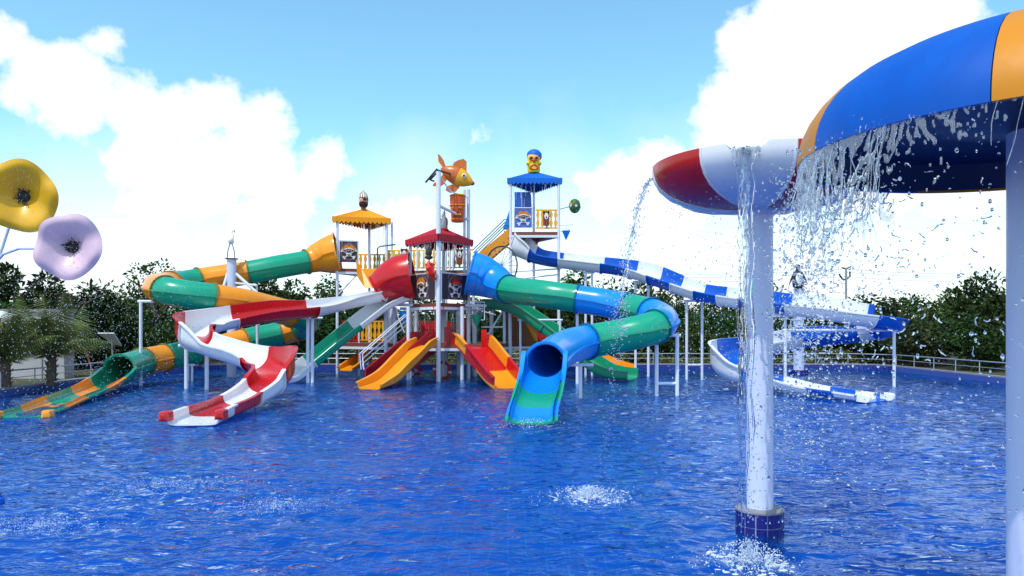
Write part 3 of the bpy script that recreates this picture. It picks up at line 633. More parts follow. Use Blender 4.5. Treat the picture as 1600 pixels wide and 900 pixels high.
# orange tower
oA = (PX(527, 31.2), 31.2); oB = (PX(604, 31.7), 31.7); oC = (PX(577, 33.4), 33.4)
T2 = thing('play_tower', 'left tower under an orange scalloped roof carrying a bearded pirate head', 'play tower', (PX(565, 32), 32, 0), 'roofed towers of the water playground')
cc = Vector(((oA[0] + oB[0] + oC[0]) / 3, (oA[1] + oB[1] + oC[1]) / 3)); deck(T2, [exp_(c, 1.05) for c in (oA, oB, oC)], 4.45)
canopy(T2, [exp_(c, 1.17) for c in (oA, oB, oC)], 6.60, (cc.x, cc.y, 7.12), rorange, .24, 13)
for c in (oA, oB, oC): post(T2, *c, -.42 if c != oB else 2.6, 6.55, .06)
post(T2, oB[0] + .2, oB[1] + .2, 2.6, 6.5, .05)
skull_panel(T2, lerp2(oA, oB, .04), lerp2(oA, oB, .42), 4.72, 5.6, hator)
MB().tube([W(527, 462, 31.2), W(557, 430, 31.4)], .03, 8).build('brace', wpost, T2)
# blue tower
bA = (PX(798, 30.9), 30.9); bB = (PX(873, 30.9), 30.9); bC = (PX(834, 32.9), 32.9)
T3 = thing('play_tower', 'tallest tower under a blue scalloped roof carrying a yellow face', 'play tower', (PX(836, 31.5), 31.5, 0), 'roofed towers of the water playground')
cc = Vector(((bA[0] + bB[0] + bC[0]) / 3, (bA[1] + bB[1] + bC[1]) / 3)); deck(T3, [exp_(c, 1.04) for c in (bA, bB, bC)], 5.95)
canopy(T3, [exp_(c, 1.13) for c in (bA, bB, bC)], 8.16, (cc.x, cc.y, 8.62), rblue, .24, 13)
for c in (bA, bB, bC): post(T3, *c, -.42, 8.1, .06)
skull_panel(T3, lerp2(bA, bB, .07), lerp2(bA, bB, .45), 6.13, 6.92, hator, dblue)
balustrade(T3, lerp2(bA, bB, .52), lerp2(bA, bB, .98), 6.02, 5); animal_plaque(T3, (*lerp2((bA[0], bA[1] - .05), (bB[0], bB[1] - .05), .74), 6.5), (1, 0, 0), .34)
MB().prism([W(804, 300, 32), W(828, 300, 32), W(830, 306, 32), W(832, 345, 32), W(804, 345, 32)], (0, .04, 0)).build('back_screen', dblue, T3)
MB().prism([W(797, 325, 31.3), W(797, 357, 31.3), W(786, 357, 31.3)], (0, .4, 0)).build('stair_hood', blue, T3, smooth=False)
MB().prism([W(787, 361, 31.2), W(798, 361, 31.2), W(798, 372, 31.2), W(794, 376, 31.2)], (0, .3, 0)).build('side_flap', green, T3, smooth=False)
MB().prism([W(836, 375, 31.6), W(845, 371, 31.6), W(838, 386, 31.6)], (0, .1, 0)).build('corner_bracket', dred, T3, smooth=False)
for y in (352, 362): MB().tube([W(873, y, 30.9), W(895 if y == 352 else 888, y - 1, 30.9)], .02, 8).build('side_rail', wpost, T3)
MB().tube([W(873, 420, 30.9), W(798, 425, 30.9)], .03, 8).build('tie_bar', wpost, T3); MB().tube([W(873, 429, 30.9), W(798, 437, 30.9)], .03, 8).build('tie_bar', wpost, T3)
# upper walkway behind the red tower
WK = thing('walkway', 'upper walkway with yellow balusters between the orange tower and the red tower', 'walkway', (PX(660, 32), 32, 0))
deck(WK, [(PX(600, 31.9), 31.9), (PX(742, 31.4), 31.4), (PX(742, 33.6), 33.6), (PX(600, 33.6), 33.6)], 4.4)
balustrade(WK, (PX(604, 31.9), 31.9), (PX(738, 31.45), 31.45), 4.42, 17); animal_plaque(WK, (PX(632, 31.75), 31.7, 5.0), (1, 0, 0), .36); animal_plaque(WK, (PX(718, 31.4), 31.4, 4.95), (1, 0, 0), .36)
balustrade(WK, (PX(560, 33.6), 33.6), (PX(640, 33.6), 33.6), 4.42, 11)
for px in (610, 650, 697, 740): post(WK, PX(px, 31.7), 31.7, -.42, 4.2, .06)
for px in (652, 697, 703, 708): post(WK, PX(px, 31.4), 31.38, 4.4, 5.5, .05)
MB().tube([W(589, 420, 31.0), W(590, 388, 31.0), W(594, 385, 31.0), W(618, 382, 31.2)], .03, 8).build('handrail', dsteel, WK)
# orange stair walls from upper walkway to orange tower
ST1 = thing('stair_chute', 'orange folded chute walls between the orange tower and the red hood', 'stair', (PX(580, 30.5), 30.5, 0))
MB().prism([W(556, 405, 30.8), W(565, 420, 30.8), W(582, 450, 30.4), W(570, 450, 30.4), W(558, 432, 30.8)], (0, .05, 0)).build('side_panel', orange, ST1, smooth=False)
MB().prism([W(565, 420, 30.85), W(600, 419, 31.6), W(602, 448, 31.4), W(582, 450, 30.5)], (0, .05, 0)).build('end_panel', orange, ST1, smooth=False)
# orange upper stair to the blue tower
ST2 = thing('staircase', 'steep orange sided staircase climbing to the blue roofed tower', 'staircase', (PX(770, 30.4), 30.4, 0))
lo0 = W(738, 418, 30.4); hi0 = W(800, 361, 31.0)
for dy in (0, .9):
    o = Vector((0, dy, 0)); d = hi0 - lo0
    MB().prism([lo0 + o + Vector((0, 0, -.28)), hi0 + o + Vector((0, 0, -.38)), hi0 + o + Vector((0, 0, .22)), lo0 + o + Vector((0, 0, .38))], (0, .04, 0)).build('side_panel', orange, ST2, smooth=False)
    for h_ in (.55, .8):
        MB().tube([lo0 + o + Vector((0, 0, h_ - .1)), hi0 + o + Vector((-.3, 0, h_ - .3)), hi0 + o + Vector((-.12, 0, h_ - .35)), hi0 + o + Vector((-.1, 0, .2))], .02, 8).build('handrail', dsteel, ST2)
tm = MB().box((0, 0, 0), (.13, .44, .02)).mesh('tread', wood, smooth=False)
for k in range(9): pz = lo0.lerp(hi0, (k + .5) / 9); inst('tread', tm, pz + Vector((0, .47, -.05)), ST2)
# spoked wheel
WH = thing('spoked_wheel', 'thin spoked wheel beside the blue hood below the upper staircase', 'wheel', (PX(785, 29.6), 29.6, 4))
wc = W(783, 416, 29.6); MB().torus(wc, .80, .03, 40, 8, ax=(.75, 1, 0)).build('rim', dsteel, WH)
X_ = Vector((1, -.75, 0)).normalized(); mbh = MB().ball(wc, .07, 10, 6); mbh.build('hub', dsteel, WH)
for k in range(20):
    a = 2 * math.pi * k / 20; d = X_ * math.cos(a) + Vector((0, 0, 1)) * math.sin(a); MB().tube([wc + d * .05, wc + d * .78], .012, 5).build('spoke', steel, WH)
# low deck
LD = thing('low_deck', 'low brown deck with red and yellow baluster fences under the towers', 'deck', (PX(680, 29), 29, 0))
deck(LD, [(PX(528, 30), 30), (PX(655, 28.2), 28.2), (PX(665, 27.3), 27.3), (PX(752, 27.5), 27.5), (PX(800, 29.5), 29.5), (PX(845, 30.5), 30.5), (PX(840, 32.2), 32.2), (PX(528, 32.2), 32.2)], 1.33)
balustrade(LD, (PX(534, 30), 30), (PX(561, 30), 30), 1.36, 5, 'r'); balustrade(LD, (PX(563, 30.0), 30.0), (PX(602, 30.0), 30.0), 1.36, 6, 'y')
balustrade(LD, (PX(656, 31), 31), (PX(690, 31), 31), 1.36, 8, 'r'); balustrade(LD, (PX(697, 31), 31), (PX(733, 31), 31), 1.36, 8, 'r'); balustrade(LD, (PX(836, 31), 31), (PX(860, 31), 31), 1.36, 5, 'r')
for px, Y in ((561, 29.95), (578, 31), (605, 29.5), (612, 29.5), (638, 27.6), (722, 27.7), (797, 29.3)): post(LD, PX(px, Y), Y, -.42, 2.75 if px > 570 else 2.3, .07 if px != 561 else .04)
MB().tube([W(788, 470, 29.2), W(788, 600, 29.2)], .06, 10).build('post', wpost, LD)
for a, b in (((752, 540), (797, 467)), ((752, 511), (790, 511))): MB().tube([W(*a, 29.1), W(*b, 29.1)], .035, 8).build('brace', wpost, LD)
for a, b, Y in (((600, 476), (760, 478), 28.4), ((625, 482), (755, 484), 29.5)): MB().tube([W(*a, Y), W(*b, Y)], .06, 8).build('beam', wpost, LD)
post(LD, PX(693, 29.8), 29.8, -.42, 2.7, .13, name='column')
for pts in ([(735, 472), (757, 472), (757, 487), (775, 492)], [(742, 482), (757, 482), (757, 500), (752, 500)], [(620, 482), (622, 495), (632, 520)]):
    MB().tube([W(x, y, 28) for x, y in pts], .02, 6).build('spray_pipe', wpost, LD)
MB().prism([W(480 + 430 / 5.3, 542, 30.6), W(480 + 520 / 5.3, 548, 30.6), W(578, 560, 30.6), W(566, 573, 30.6), W(561, 573, 30.6)], (0, .1, 0)).build('under_panel', orange, LD, smooth=False)
S10 = thing('toddler_slide', 'small dim orange slide under the low deck at the back', 'water slide', (PX(545, 30), 30, 0), 'short slides from the low deck')
q = Path([(572, 562, 30.6, .35, .14, .15, .15, 5, 0), (558, 572, 30.1, .35, .14, .15, .15, 5, 0), (540, 580, 29.4, .35, .12, .05, .05, 5, 0)], KO); trough_section(q, 0, 2, orange, S10, flange=False)
for (x0_, x1_, y0_, y1_, m_) in ((694, 705, 511, 541, dred), (752, 760, 515, 541, red)): MB().prism([W(x0_, y1_, 27.5), W(x1_, y1_, 27.4), W(x1_, y0_, 27.4), W(x0_, y0_, 27.5)], (0, .05, 0)).build('guard_panel', m_, LD, smooth=False)
for px, Y in ((603, 28.6), (617, 28.8), (650, 30.6), (716, 30.4), (742, 29.6), (768, 30.2)): post(LD, PX(px, Y), Y, -.42, 2.75, .075)
# red entry stair with railings
ST3 = thing('entry_stair', 'red sided stair with white railings beside the plain orange slide', 'staircase', (PX(600, 26), 26, 0))
b0 = Vector((PX(570, 25.6), 25.6, -.1)); t0_ = Vector((PX(642, 28.0), 28.0, 1.38)); sidev = Vector((t0_.y - b0.y, -(t0_.x - b0.x), 0)).normalized() * .8
for s_ in (0, 1):
    o = sidev * (1 - s_) * 1.0 - sidev * 0
    o = sidev * s_
    pth = [b0 + o + Vector((0, 0, -.2)), b0 + o + Vector((0, 0, .62)), b0.lerp(t0_, .5) + o + Vector((0, 0, .52)), t0_ + o + Vector((0, 0, .42)), t0_ + o + Vector((.3, .3, .42)), t0_ + o + Vector((.3, .3, -.3)), b0.lerp(t0_, .5) + o + Vector((0, 0, -.3))]
    MB().prism(pth, sidev.normalized() * .05).build('side_panel', dred, ST3, smooth=False)
for h_ in (.8, .97, 1.15):
    for s_ in ((-.05,) if h_ != 1.15 else (-.05, -.2)):
        o = sidev * s_; MB().tube([b0 + o + Vector((0, 0, .6)), b0 + o + Vector((-.05, 0, h_)), b0.lerp(t0_, .95) + o + Vector((0, 0, h_)), b0.lerp(t0_, 1) + o + Vector((.05, .05, .35))], .02, 8).build('handrail', wpost, ST3)
stm = MB().box((0, 0, 0), (.12, .38, .02)).mesh('tread', dred, smooth=False); sa = math.atan2(t0_.y - b0.y, t0_.x - b0.x)
for k in range(8): inst('tread', stm, b0.lerp(t0_, (k + .5) / 8) + sidev * .5, ST3, (0, 0, sa))
# brown back stair
ST4 = thing('back_stair', 'brown boarded back of a stair with an orange side right of the towers', 'staircase', (PX(810, 29.6), 29.6, 0))
for k in range(10):
    u = k / 10; y0 = 484 + 5.7 * k; x0 = 783 + 1.0 * k; x1 = 812 + 2.9 * k; Yb = 30.4 - u * .5
    MB().prism([W(x0, y0, Yb), W(x1, y0 - 1, Yb), W(x1 + 2, y0 + 5, Yb), W(x0, y0 + 5, Yb)], (0, .3, 0)).build('board', wood, ST4, smooth=False)
MB().prism([W(812, 489, 29.8), W(826, 500, 29.6), W(839, 513, 29.5), W(840, 534, 29.4), W(835, 532, 29.4)], (0, .06, 0)).build('side_panel', orange, ST4, smooth=False)
for a, b in (((790, 545), (860, 541)), ((792, 545), (792, 585)), ((840, 543), (840, 590))): MB().tube([W(*a, 29.5), W(*b, 29.5)], .05, 8).build('frame', wpost, ST4)

# ------------------------------------------------------------------ FIGURES ON THE TOWERS
# fish
fbody = paint('fish_orange', (.64, .13, .003), .3, .3, coat=.3, scale=9)
FS = thing('fish_figure', 'big orange and yellow goldfish figure tipping above the red tower', 'fish figure', W(715, 300, 27.8))
c = W(712, 274, 27.8); ax = (W(740, 285, 27.8) - W(700, 266, 27.8)).normalized()
X = Vector((0, -1, 0)); prof = [(.02, -.62), (.1, -.55), (.2, -.42), (.3, -.22), (.345, 0), (.33, .2), (.26, .4), (.15, .58), (.09, .68)]
MB().lathe(c, prof, 18, ax, X, (.62, 1.0)).build('body', fbody, FS)
prof2 = [(.338, .08), (.325, .24), (.262, .42), (.155, .6), (.07, .71), (.03, .73)]
MB().lathe(c, prof2, 18, ax, X, (.66, 1.03)).build('head', yellow, FS)
MB().lathe(c + ax * .70, [(.03, -.03), (.085, 0), (.085, .03), (.03, .08)], 12, ax, X, (.8, 1)).build('lips', red, FS)
ec = c + ax * .36 + Vector((0, -.19, .1)); ey = MB().lathe(ec, [(.085, 0), (.085, .03), (.06, .045)], 14, (0, -1, 0)).build('eye', bone, FS); MB().lathe(ec + Vector((0, -.045, 0)), [(.045, 0), (.04, .015)], 12, (0, -1, 0)).build('pupil', black, ey)
fino = paint('fin_orange', (.72, .16, .006), .35, .3, scale=14)
for nm, pts in (('tail_fin', [(700, 266), (692, 262), (685, 252), (684, 240), (688, 243), (693, 250), (696, 258)]), ('tail_fin', [(699, 270), (692, 272), (684, 283), (678, 286), (676, 290), (686, 292), (694, 287), (699, 278)]),
                ('dorsal_fin', [(706, 262), (709, 254), (716, 250), (724, 248), (729, 252), (729, 268), (722, 262), (714, 260)]), ('belly_fin', [(698, 291), (696, 297), (703, 301), (712, 299), (718, 292), (716, 288), (706, 288)])):
    mb = MB(); poly_px(mb, pts, 27.75, .07); mb.build(nm, fino, FS, smooth=False)
MB().tube([W(665, 285, 27.2), W(683, 264, 26.9), W(686, 266, 26.9), W(672, 281, 27.2), W(678, 283, 27.4)], .035, 8).build('lever_arm', dsteel, FS)
MB().tube([W(684, 266, 26.9), W(705, 272, 27.7)], .035, 8).build('pivot_arm', dsteel, FS)
# tipping barrel
BK = thing('tipping_bucket', 'red orange carved barrel bucket hanging under the goldfish', 'bucket', W(715, 347, 28.1))
bc = W(715, 347, 28.1); MB().lathe(bc, [(.22, 0), (.235, .05), (.25, .2), (.27, .45), (.28, .6), (.3, .85), (.29, 1.0), (.25, 1.04), (.22, 1.04), (.2, .9)], 20).build('barrel', fred, BK)
for zz, rr in ((.08, .25), (.62, .3), (1.0, .3)): MB().torus(bc + Vector((0, 0, zz)), rr, .018, 24, 6, ax=(0, 0, 1)).build('hoop', orange, BK)
for sg in (-1, 1):
    MB().ball(bc + Vector((.11 * sg, -.25, .5)), (.075, .05, .05), 10, 6).build('eye', orange, BK); MB().ball(bc + Vector((.11 * sg, -.295, .5)), (.03, .02, .03), 8, 6).build('pupil', black, BK)
MB().box(bc + Vector((0, -.25, .24)), (.17, .03, .05)).build('mouth', black, BK)
for k in range(5): MB().box(bc + Vector((-.13 + .065 * k, -.285, .25)), (.024, .012, .035)).build('tooth', orange, BK, smooth=False)
MB().ball(bc + Vector((0, -.29, .4)), (.05, .06, .09), 10, 6).build('nose', fred, BK)
# grey bird statue on red roof
BD = thing('bird_statue', 'grey bird statue sitting on the peak of the red roof', 'statue', W(692, 360, 28.3))
bc = W(693, 358, 28.3)
MB().lathe(bc, [(.14, 0), (.16, .08), (.13, .25), (.1, .38), (.07, .48), (.04, .58), (.01, .66)], 14, (.05, -.05, 1)).build('body', ganim, BD); MB().tube([bc + Vector((-.03, -.02, .45)), bc + Vector((.03, -.04, .6)), bc + Vector((.05, -.05, .72))], .05, 8, rf=[.08, .055, .01]).build('beak', ganim, BD)
for sg in (-1, 1): MB().ball(bc + Vector((sg * .12, 0, .25)), (.05, .09, .2), 10, 6).build('wing', dsteel, BD)
MB().lathe(bc, [(.2, -.04), (.2, .0), (.12, .05)], 12).build('base', dred, BD)
# pirate head
PH = thing('pirate_head', 'bearded pirate head with eye patch and striped bandana on the orange roof', 'head figure', W(568, 328, 32.0))
hc = W(568, 314, 32.0)
MB().ball(hc, (.19, .2, .27), 18, 12).build('face', skin, PH); MB().ball(hc + Vector((0, .0, -.13)), (.2, .215, .19), 18, 10).build('beard', black, PH); MB().ball(hc + Vector((0, .06, .05)), (.205, .2, .27), 16, 10).build('hair', black, PH)
MB().lathe(hc + Vector((0, 0, .13)), [(.205, 0), (.2, .08), (.15, .18), (.08, .26), (.02, .31)], 18).build('bandana', bone, PH)
for k in range(5):
    a = R(-150 + 30 * k); MB().tube([hc + Vector((math.cos(a) * .207, math.sin(a) * .207, .14)), hc + Vector((math.cos(a) * .16, math.sin(a) * .16, .3)), hc + Vector((0, 0, .44))], .018, 6).build('bandana_stripe', wood, PH)
MB().ball(hc + Vector((.08, -.18, .05)), (.075, .035, .06), 10, 6).build('eye_patch', black, PH); MB().tube([hc + Vector((-.19, -.08, .15)), hc + Vector((0, -.215, .1)), hc + Vector((.19, -.1, .02))], .014, 6).build('patch_strap', black, PH)
MB().ball(hc + Vector((-.08, -.185, .05)), (.04, .03, .03), 8, 6).build('eye', bone, PH); MB().ball(hc + Vector((0, -.22, -.02)), (.04, .05, .06), 10, 6).build('nose', skin, PH)
MB().ball(hc + Vector((0, -.2, -.13)), (.075, .03, .025), 10, 6).build('mouth', dred, PH); MB().tube([hc + Vector((-.1, -.2, -.1)), hc + Vector((0, -.235, -.07)), hc + Vector((.1, -.2, -.1))], .022, 6).build('moustache', black, PH)
MB().tube([hc + Vector((0, 0, -.5)), hc + Vector((0, 0, -.2))], .11, 12).build('neck', wood, PH)
# yellow face
YF = thing('face_figure', 'yellow face with blue cap, red ringed eyes and fat red lips on the blue roof', 'head figure', W(834, 270, 31.5))
hc = W(834, 254, 31.5)
MB().lathe(hc, [(.24, -.44), (.27, -.35), (.27, -.1), (.28, .1), (.29, .25), (.22, .4), (.05, .46)], 20, sc=(1, .85)).build('face', fyel, YF)
MB().lathe(hc, [(.30, .18), (.33, .28), (.31, .42), (.22, .52), (.08, .58), (.01, .59)], 20, ax=(.08, .25, 1), sc=(1, .95)).build('cap', rblue, YF)
for sg in (-1, 1):
    MB().torus(hc + Vector((sg * .11, -.235, .12)), .075, .025, 16, 8, (0, 1, 0)).build('eye_ring', fred, YF); MB().ball(hc + Vector((sg * .11, -.23, .12)), (.06, .03, .05), 10, 6).build('eye', black, YF)
    MB().ball(hc + Vector((sg * .24, -.1, -.05)), (.09, .1, .1), 12, 8).build('cheek', fyel, YF)
MB().ball(hc + Vector((0, -.26, .03)), (.06, .07, .09), 10, 8).build('nose', fred, YF)
mo = MB().torus(hc + Vector((0, -.2, -.24)), .15, .055, 22, 8, (0, 1, 0)); mo.v = [(x, y, (z - hc.z + .24) * .62 + hc.z - .24) for x, y, z in mo.v]; mo.build('lips', fred, YF); MB().ball(hc + Vector((0, -.2, -.24)), (.12, .02, .05), 10, 6).build('mouth', dred, YF)
# coconut ball on arm
CB = thing('coconut_ball', 'spotted green ball with yellow patches on an arm of the blue tower', 'ball figure', W(898, 322, 30.5))
cb = W(898, 322, 30.5); MB().ball(cb, (.24, .24, .3), 16, 12).build('shell', cocog, CB)
for k in range(16):
    a = random.uniform(0, 6.28); e = random.uniform(-1.1, 1.1); d = Vector((math.cos(a) * math.cos(e), math.sin(a) * math.cos(e), math.sin(e)))
    MB().lathe(cb + Vector((d.x * .235, d.y * .235, d.z * .29)), [(.055, 0), (.05, .015), (.025, .02)], 9, d).build('patch', random.choice([yellow, green, black, bone]), CB)
MB().tube([cb + Vector((-.2, 0, -.02)), W(874, 327, 30.9)], .02, 8).build('arm', steel, CB)
# hanging cones
def cone_bucket(px, py, Y, mat, label, h=.5, r=.22):
    o = thing('cone_bucket', label, 'bucket', W(px, py, Y), 'cone buckets hung below the towers'); b_ = W(px, py, Y)
    MB().lathe(b_, [(.015, 0), (r, h), (r - .03, h), (.01, .06)], 12).build('cone', mat, o)
    MB().tube([b_ + Vector((-r, 0, h)), b_ + Vector((0, 0, h + .12)), b_ + Vector((r, 0, h))], .012, 6).build('handle', steel, o)
cone_bucket(884.5, 375, 30.6, blue, 'blue cone bucket hung right of the tallest tower', .38, .18); cone_bucket(631, 506, 28.2, blue, 'blue cone bucket hung under the central tower, left side', .5, .2); cone_bucket(745, 512, 28.2, green, 'green cone bucket hung under the central tower, right side', .5, .24)
# seahorse figure and lantern on the front left panel
SH = thing('seahorse_figure', 'bright red seahorse figure beside the front post of the red tower', 'figure', W(673, 438, 26.8))
pts = [W(672, 409, 26.8), W(670, 414, 26.8), W(672, 420, 26.7), W(675, 427, 26.7), W(676, 434, 26.8), W(679, 437, 26.8), W(682, 434, 26.8)]
MB().tube(pts, .1, 10, rf=[.08, .13, .16, .13, .08, .05, .03]).build('body', red, SH); MB().tube([W(672, 411, 26.7), W(678, 414, 26.6)], .04, 8).build('snout', red, SH)
for x, y in ((668, 419), (679, 425), (669, 427)): MB().ball(W(x, y, 26.65), (.07, .06, .09), 8, 6).build('fin', fred, SH)
MB().ball(W(674, 410, 26.62), .03, 8, 6).build('eye', bone, SH)
LN = thing('hanging_lantern', 'dark bell shaped lantern hung under the red roof left of the front post', 'lantern', W(670, 405, 27.2))
MB().lathe(W(670, 406, 27.2), [(.03, 0), (.14, .05), (.16, .1), (.09, .16), (.13, .24), (.11, .4), (.03, .48)], 12).build('body', dsteel, LN); MB().tube([W(670, 396, 27.2), W(670, 386, 27.2)], .01, 6).build('hanger', steel, LN)
# life rings
def life_ring(c, ax, label, r=.3, rt=.07):
    o = thing('life_ring', label, 'life ring', c, 'life rings under the low deck'); MB().torus(c, r, rt, 32, 10, ax).build('ring', ring_r, o)
    A = Vector(ax).normalized(); Xx = Vector((1, 0, 0)); Xx = (Xx - A * Xx.dot(A)).normalized(); Yy = A.cross(Xx)
    for k in range(4):
        a = math.pi / 2 * k + .2; d = Xx * math.cos(a) + Yy * math.sin(a); t_ = Yy * math.cos(a) - Xx * math.sin(a)
        MB().tube([c + d * r - t_ * .035, c + d * r + t_ * .035], rt + .008, 12).build('band', bone, o)
life_ring(W(691, 579, 28.6), (.1, 1, 0), 'upright red life ring behind the front post', .31, .06); life_ring(W(646, 579, 29.0), (0, .6, 1), 'red life ring lying tilted left of the upright one', .3, .06)

# ------------------------------------------------------------------ COLUMNS WITH BIRDS
C1 = thing('support_column', 'thick white column with diagonal struts beside the orange and green tube', 'column', (PX(362, 29.2), 29.2, 0))
x0 = PX(362, 29.2); MB().tube([(x0, 29.2, -.42), (x0, 29.2, PZ(405, 29.2))], .18, 20).build('shaft', wpole, C1); MB().lathe((x0, 29.2, PZ(405, 29.2)), [(.26, 0), (.26, .03)], 20).build('cap', dsteel, C1)
for a, b in (((357, 424), (349, 449)), ((369, 428), (402, 458)), ((365, 442), (402, 446))): MB().tube([W(*a, 29.2), W(*b, 29.0)], .06 if a[1] < 440 else .045, 10).build('strut', wpost, C1)
FB = thing('flamingo_statue', 'slim white flamingo statue standing on the tall left column', 'statue', W(361, 404, 29.2))
for sg in (-1, 1): MB().tube([W(361 + 6 * sg, 404, 29.2), W(361 + 5 * sg, 392, 29.2), W(361 + 1.5 * sg, 380, 29.2)], .018, 6).build('leg', dsteel, FB)
MB().ball(W(361, 376, 29.2), (.11, .16, .15), 14, 10).build('body', white, FB); MB().tube([W(363, 374, 29.2), W(364.5, 368, 29.2), W(362, 364, 29.2), W(364, 360, 29.2), W(366, 360, 29.2)], .025, 8, rf=[.05, .03, .025, .03, .02]).build('neck', white, FB); MB().tube([W(366, 360, 29.2), W(366.5, 364, 29.2)], .02, 6, rf=[.025, .006]).build('beak', black, FB)
C2 = thing('support_column', 'thick white column on a dark tiled foot under the blue and white slide', 'column', (PX(1248, 30.6), 30.6, 0))
x0 = PX(1248, 30.6); MB().tube([(x0, 30.6, .2), (x0, 30.6, 3.52)], .21, 20).build('shaft', wpole, C2); MB().lathe((x0, 30.6, -.42), [(.38, 0), (.38, .62)], 20).build('foot', ped_tile, C2)
PG = thing('penguin_statue', 'black and white penguin statue standing above the blue and white slide', 'statue', W(1247, 452, 30.6))
pc = W(1247, 452, 30.6); MB().lathe(pc, [(.1, 0), (.22, .1), (.24, .3), (.19, .55), (.12, .75), (.09, .85)], 16, sc=(1, .8)).build('body', black, PG)
MB().ball(pc + Vector((0, -.06, .36)), (.17, .15, .34), 14, 10).build('belly', bone, PG); MB().ball(pc + Vector((0, 0, .93)), (.1, .1, .11), 12, 8).build('head', black, PG); MB().tube([pc + Vector((0, -.08, .92)), pc + Vector((.02, -.2, .9))], .02, 6, rf=[.03, .006]).build('beak', orange, PG)
for sg in (-1, 1):
    MB().tube([pc + Vector((sg * .14, 0, .7)), pc + Vector((sg * .27, -.02, .45)), pc + Vector((sg * .38, -.03, .2))], .05, 8, rf=[.05, .045, .02]).build('flipper', black, PG); MB().ball(pc + Vector((sg * .12, -.12, .0)), (.1, .16, .03), 10, 6).build('foot', black, PG)

# ------------------------------------------------------------------ MUSHROOM FOUNTAINS
def seg_shell(parent, c, prof, th, a0, a1, mat, name, notch=None, nn=14):
    """one segment of a domed shell; prof list of (r,z) rim first"""
    mb = MB(); m = len(prof); O = []; I = []
    for k in range(nn + 1):
        a = R(a0 + (a1 - a0) * k / nn); d = Vector((math.sin(a), -math.cos(a), 0))
        for j, (r, z) in enumerate(prof):
            zz = z
            r2, z2 = th(r, z)
            if notch and notch[0] <= k / nn <= notch[1] and j == 0: zz -= notch[2]; z2 -= notch[2]
            O.append(Vector(c) + d * r + Vector((0, 0, zz))); I.append(Vector(c) + d * r2 + Vector((0, 0, z2)))
    fs = [(k * m + j, (k + 1) * m + j, (k + 1) * m + j + 1, k * m + j + 1) for k in range(nn) for j in range(m - 1)]
    q_ = len(O); fs += [tuple(reversed([i + q_ for i in f])) for f in fs]
    fs += [(k * m, q_ + k * m, q_ + (k + 1) * m, (k + 1) * m) for k in range(nn)]
    fs += [(j, j + 1, q_ + j + 1, q_ + j) for j in range(m - 1)] + [(nn * m + j + 1, nn * m + j, q_ + nn * m + j, q_ + nn * m + j + 1) for j in range(m - 1)]
    mb.add(O + I, fs); return mb.build(name, mat, parent)
MD = 3.9; mc = Vector((.72 * MD, MD, CAMH + .236 * MD)); MR = .313 * MD
M1 = thing('mushroom_fountain', 'large blue and orange domed mushroom fountain pouring a curtain of water at the right edge', 'water feature', (mc.x, mc.y, 0), 'mushroom fountains')
prof = [(MR * math.cos(R(a)) ** .66 * (1.0 if a else 1), .585 * math.sin(R(a)) ** 1.0) for a in (0, 4, 9, 15, 22, 30, 38, 47, 56, 66, 76, 84)] + [(.01, .587)]
for k in range(8): seg_shell(M1, mc, prof, lambda r, z: (max(r - .03, .005), z - (.03 if z > .05 else -.0)), -89 + 45 * k, -44 + 45 * k - .25, mblue if k % 2 == 0 else mora, 'cap_segment')
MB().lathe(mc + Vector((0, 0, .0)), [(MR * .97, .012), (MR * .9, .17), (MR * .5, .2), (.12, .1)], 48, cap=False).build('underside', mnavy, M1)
MB().tube([(mc.x + .02, mc.y, -.42), (mc.x + .02, mc.y, mc.z + .25)], .185, 32).build('pole', wpole, M1)
RD = 7.15; rc = Vector((.335 * RD, RD, CAMH + .218 * RD)); RR = .143 * RD
M2 = thing('mushroom_fountain', 'red and white bowl fountain on a white pole spilling streams from rim notches', 'water feature', (rc.x, rc.y, 0), 'mushroom fountains')
prof = [(RR, .0), (RR * 1.0, -.06), (RR * .985, -.13), (RR * .94, -.21), (RR * .85, -.29), (RR * .7, -.36), (RR * .5, -.41), (RR * .3, -.43), (.13, -.435)]
for k in range(8):
    wseg = k % 2 == 0
    seg_shell(M2, rc, prof, lambda r, z: (r - .025, z + (.02 if z < -.05 else 0)), -47 + 45 * k + (.0 if wseg else .3), -2 + 45 * k - (0 if wseg else .3), white if wseg else red, 'bowl_segment', notch=(.33, .67, .055) if wseg else None, nn=18)
for k in range(8):      # raised seams
    a = R(-47 + 45 * k); d = Vector((math.sin(a), -math.cos(a), 0)); MB().tube([rc + d * (r + .004) + Vector((0, 0, z - .003)) for r, z in prof], .012, 6).build('seam', white, M2)
MB().lathe(rc, [(RR * .97, -.09), (.13, -.1)], 40, cap=False).build('water_fill', dropm, M2)
MB().tube([(rc.x, rc.y, .1), (rc.x, rc.y, rc.z - .38)], .126, 28).build('pole', wpole, M2); MB().lathe((rc.x, rc.y, rc.z - .5), [(.13, 0), (.18, .08), (.3, .1)], 24, cap=False).build('collar', wpole, M2)
MB().lathe((rc.x, rc.y, -.42), [(.215, 0), (.215, .655), (.13, .665)], 40).build('pedestal_core', grout, M2); MB().lathe((rc.x, rc.y, .24), [(.228, -.012), (.228, .004), (.13, .012)], 32).build('pedestal_top', coping, M2)
nT = 13; tw = 2 * math.pi / nT
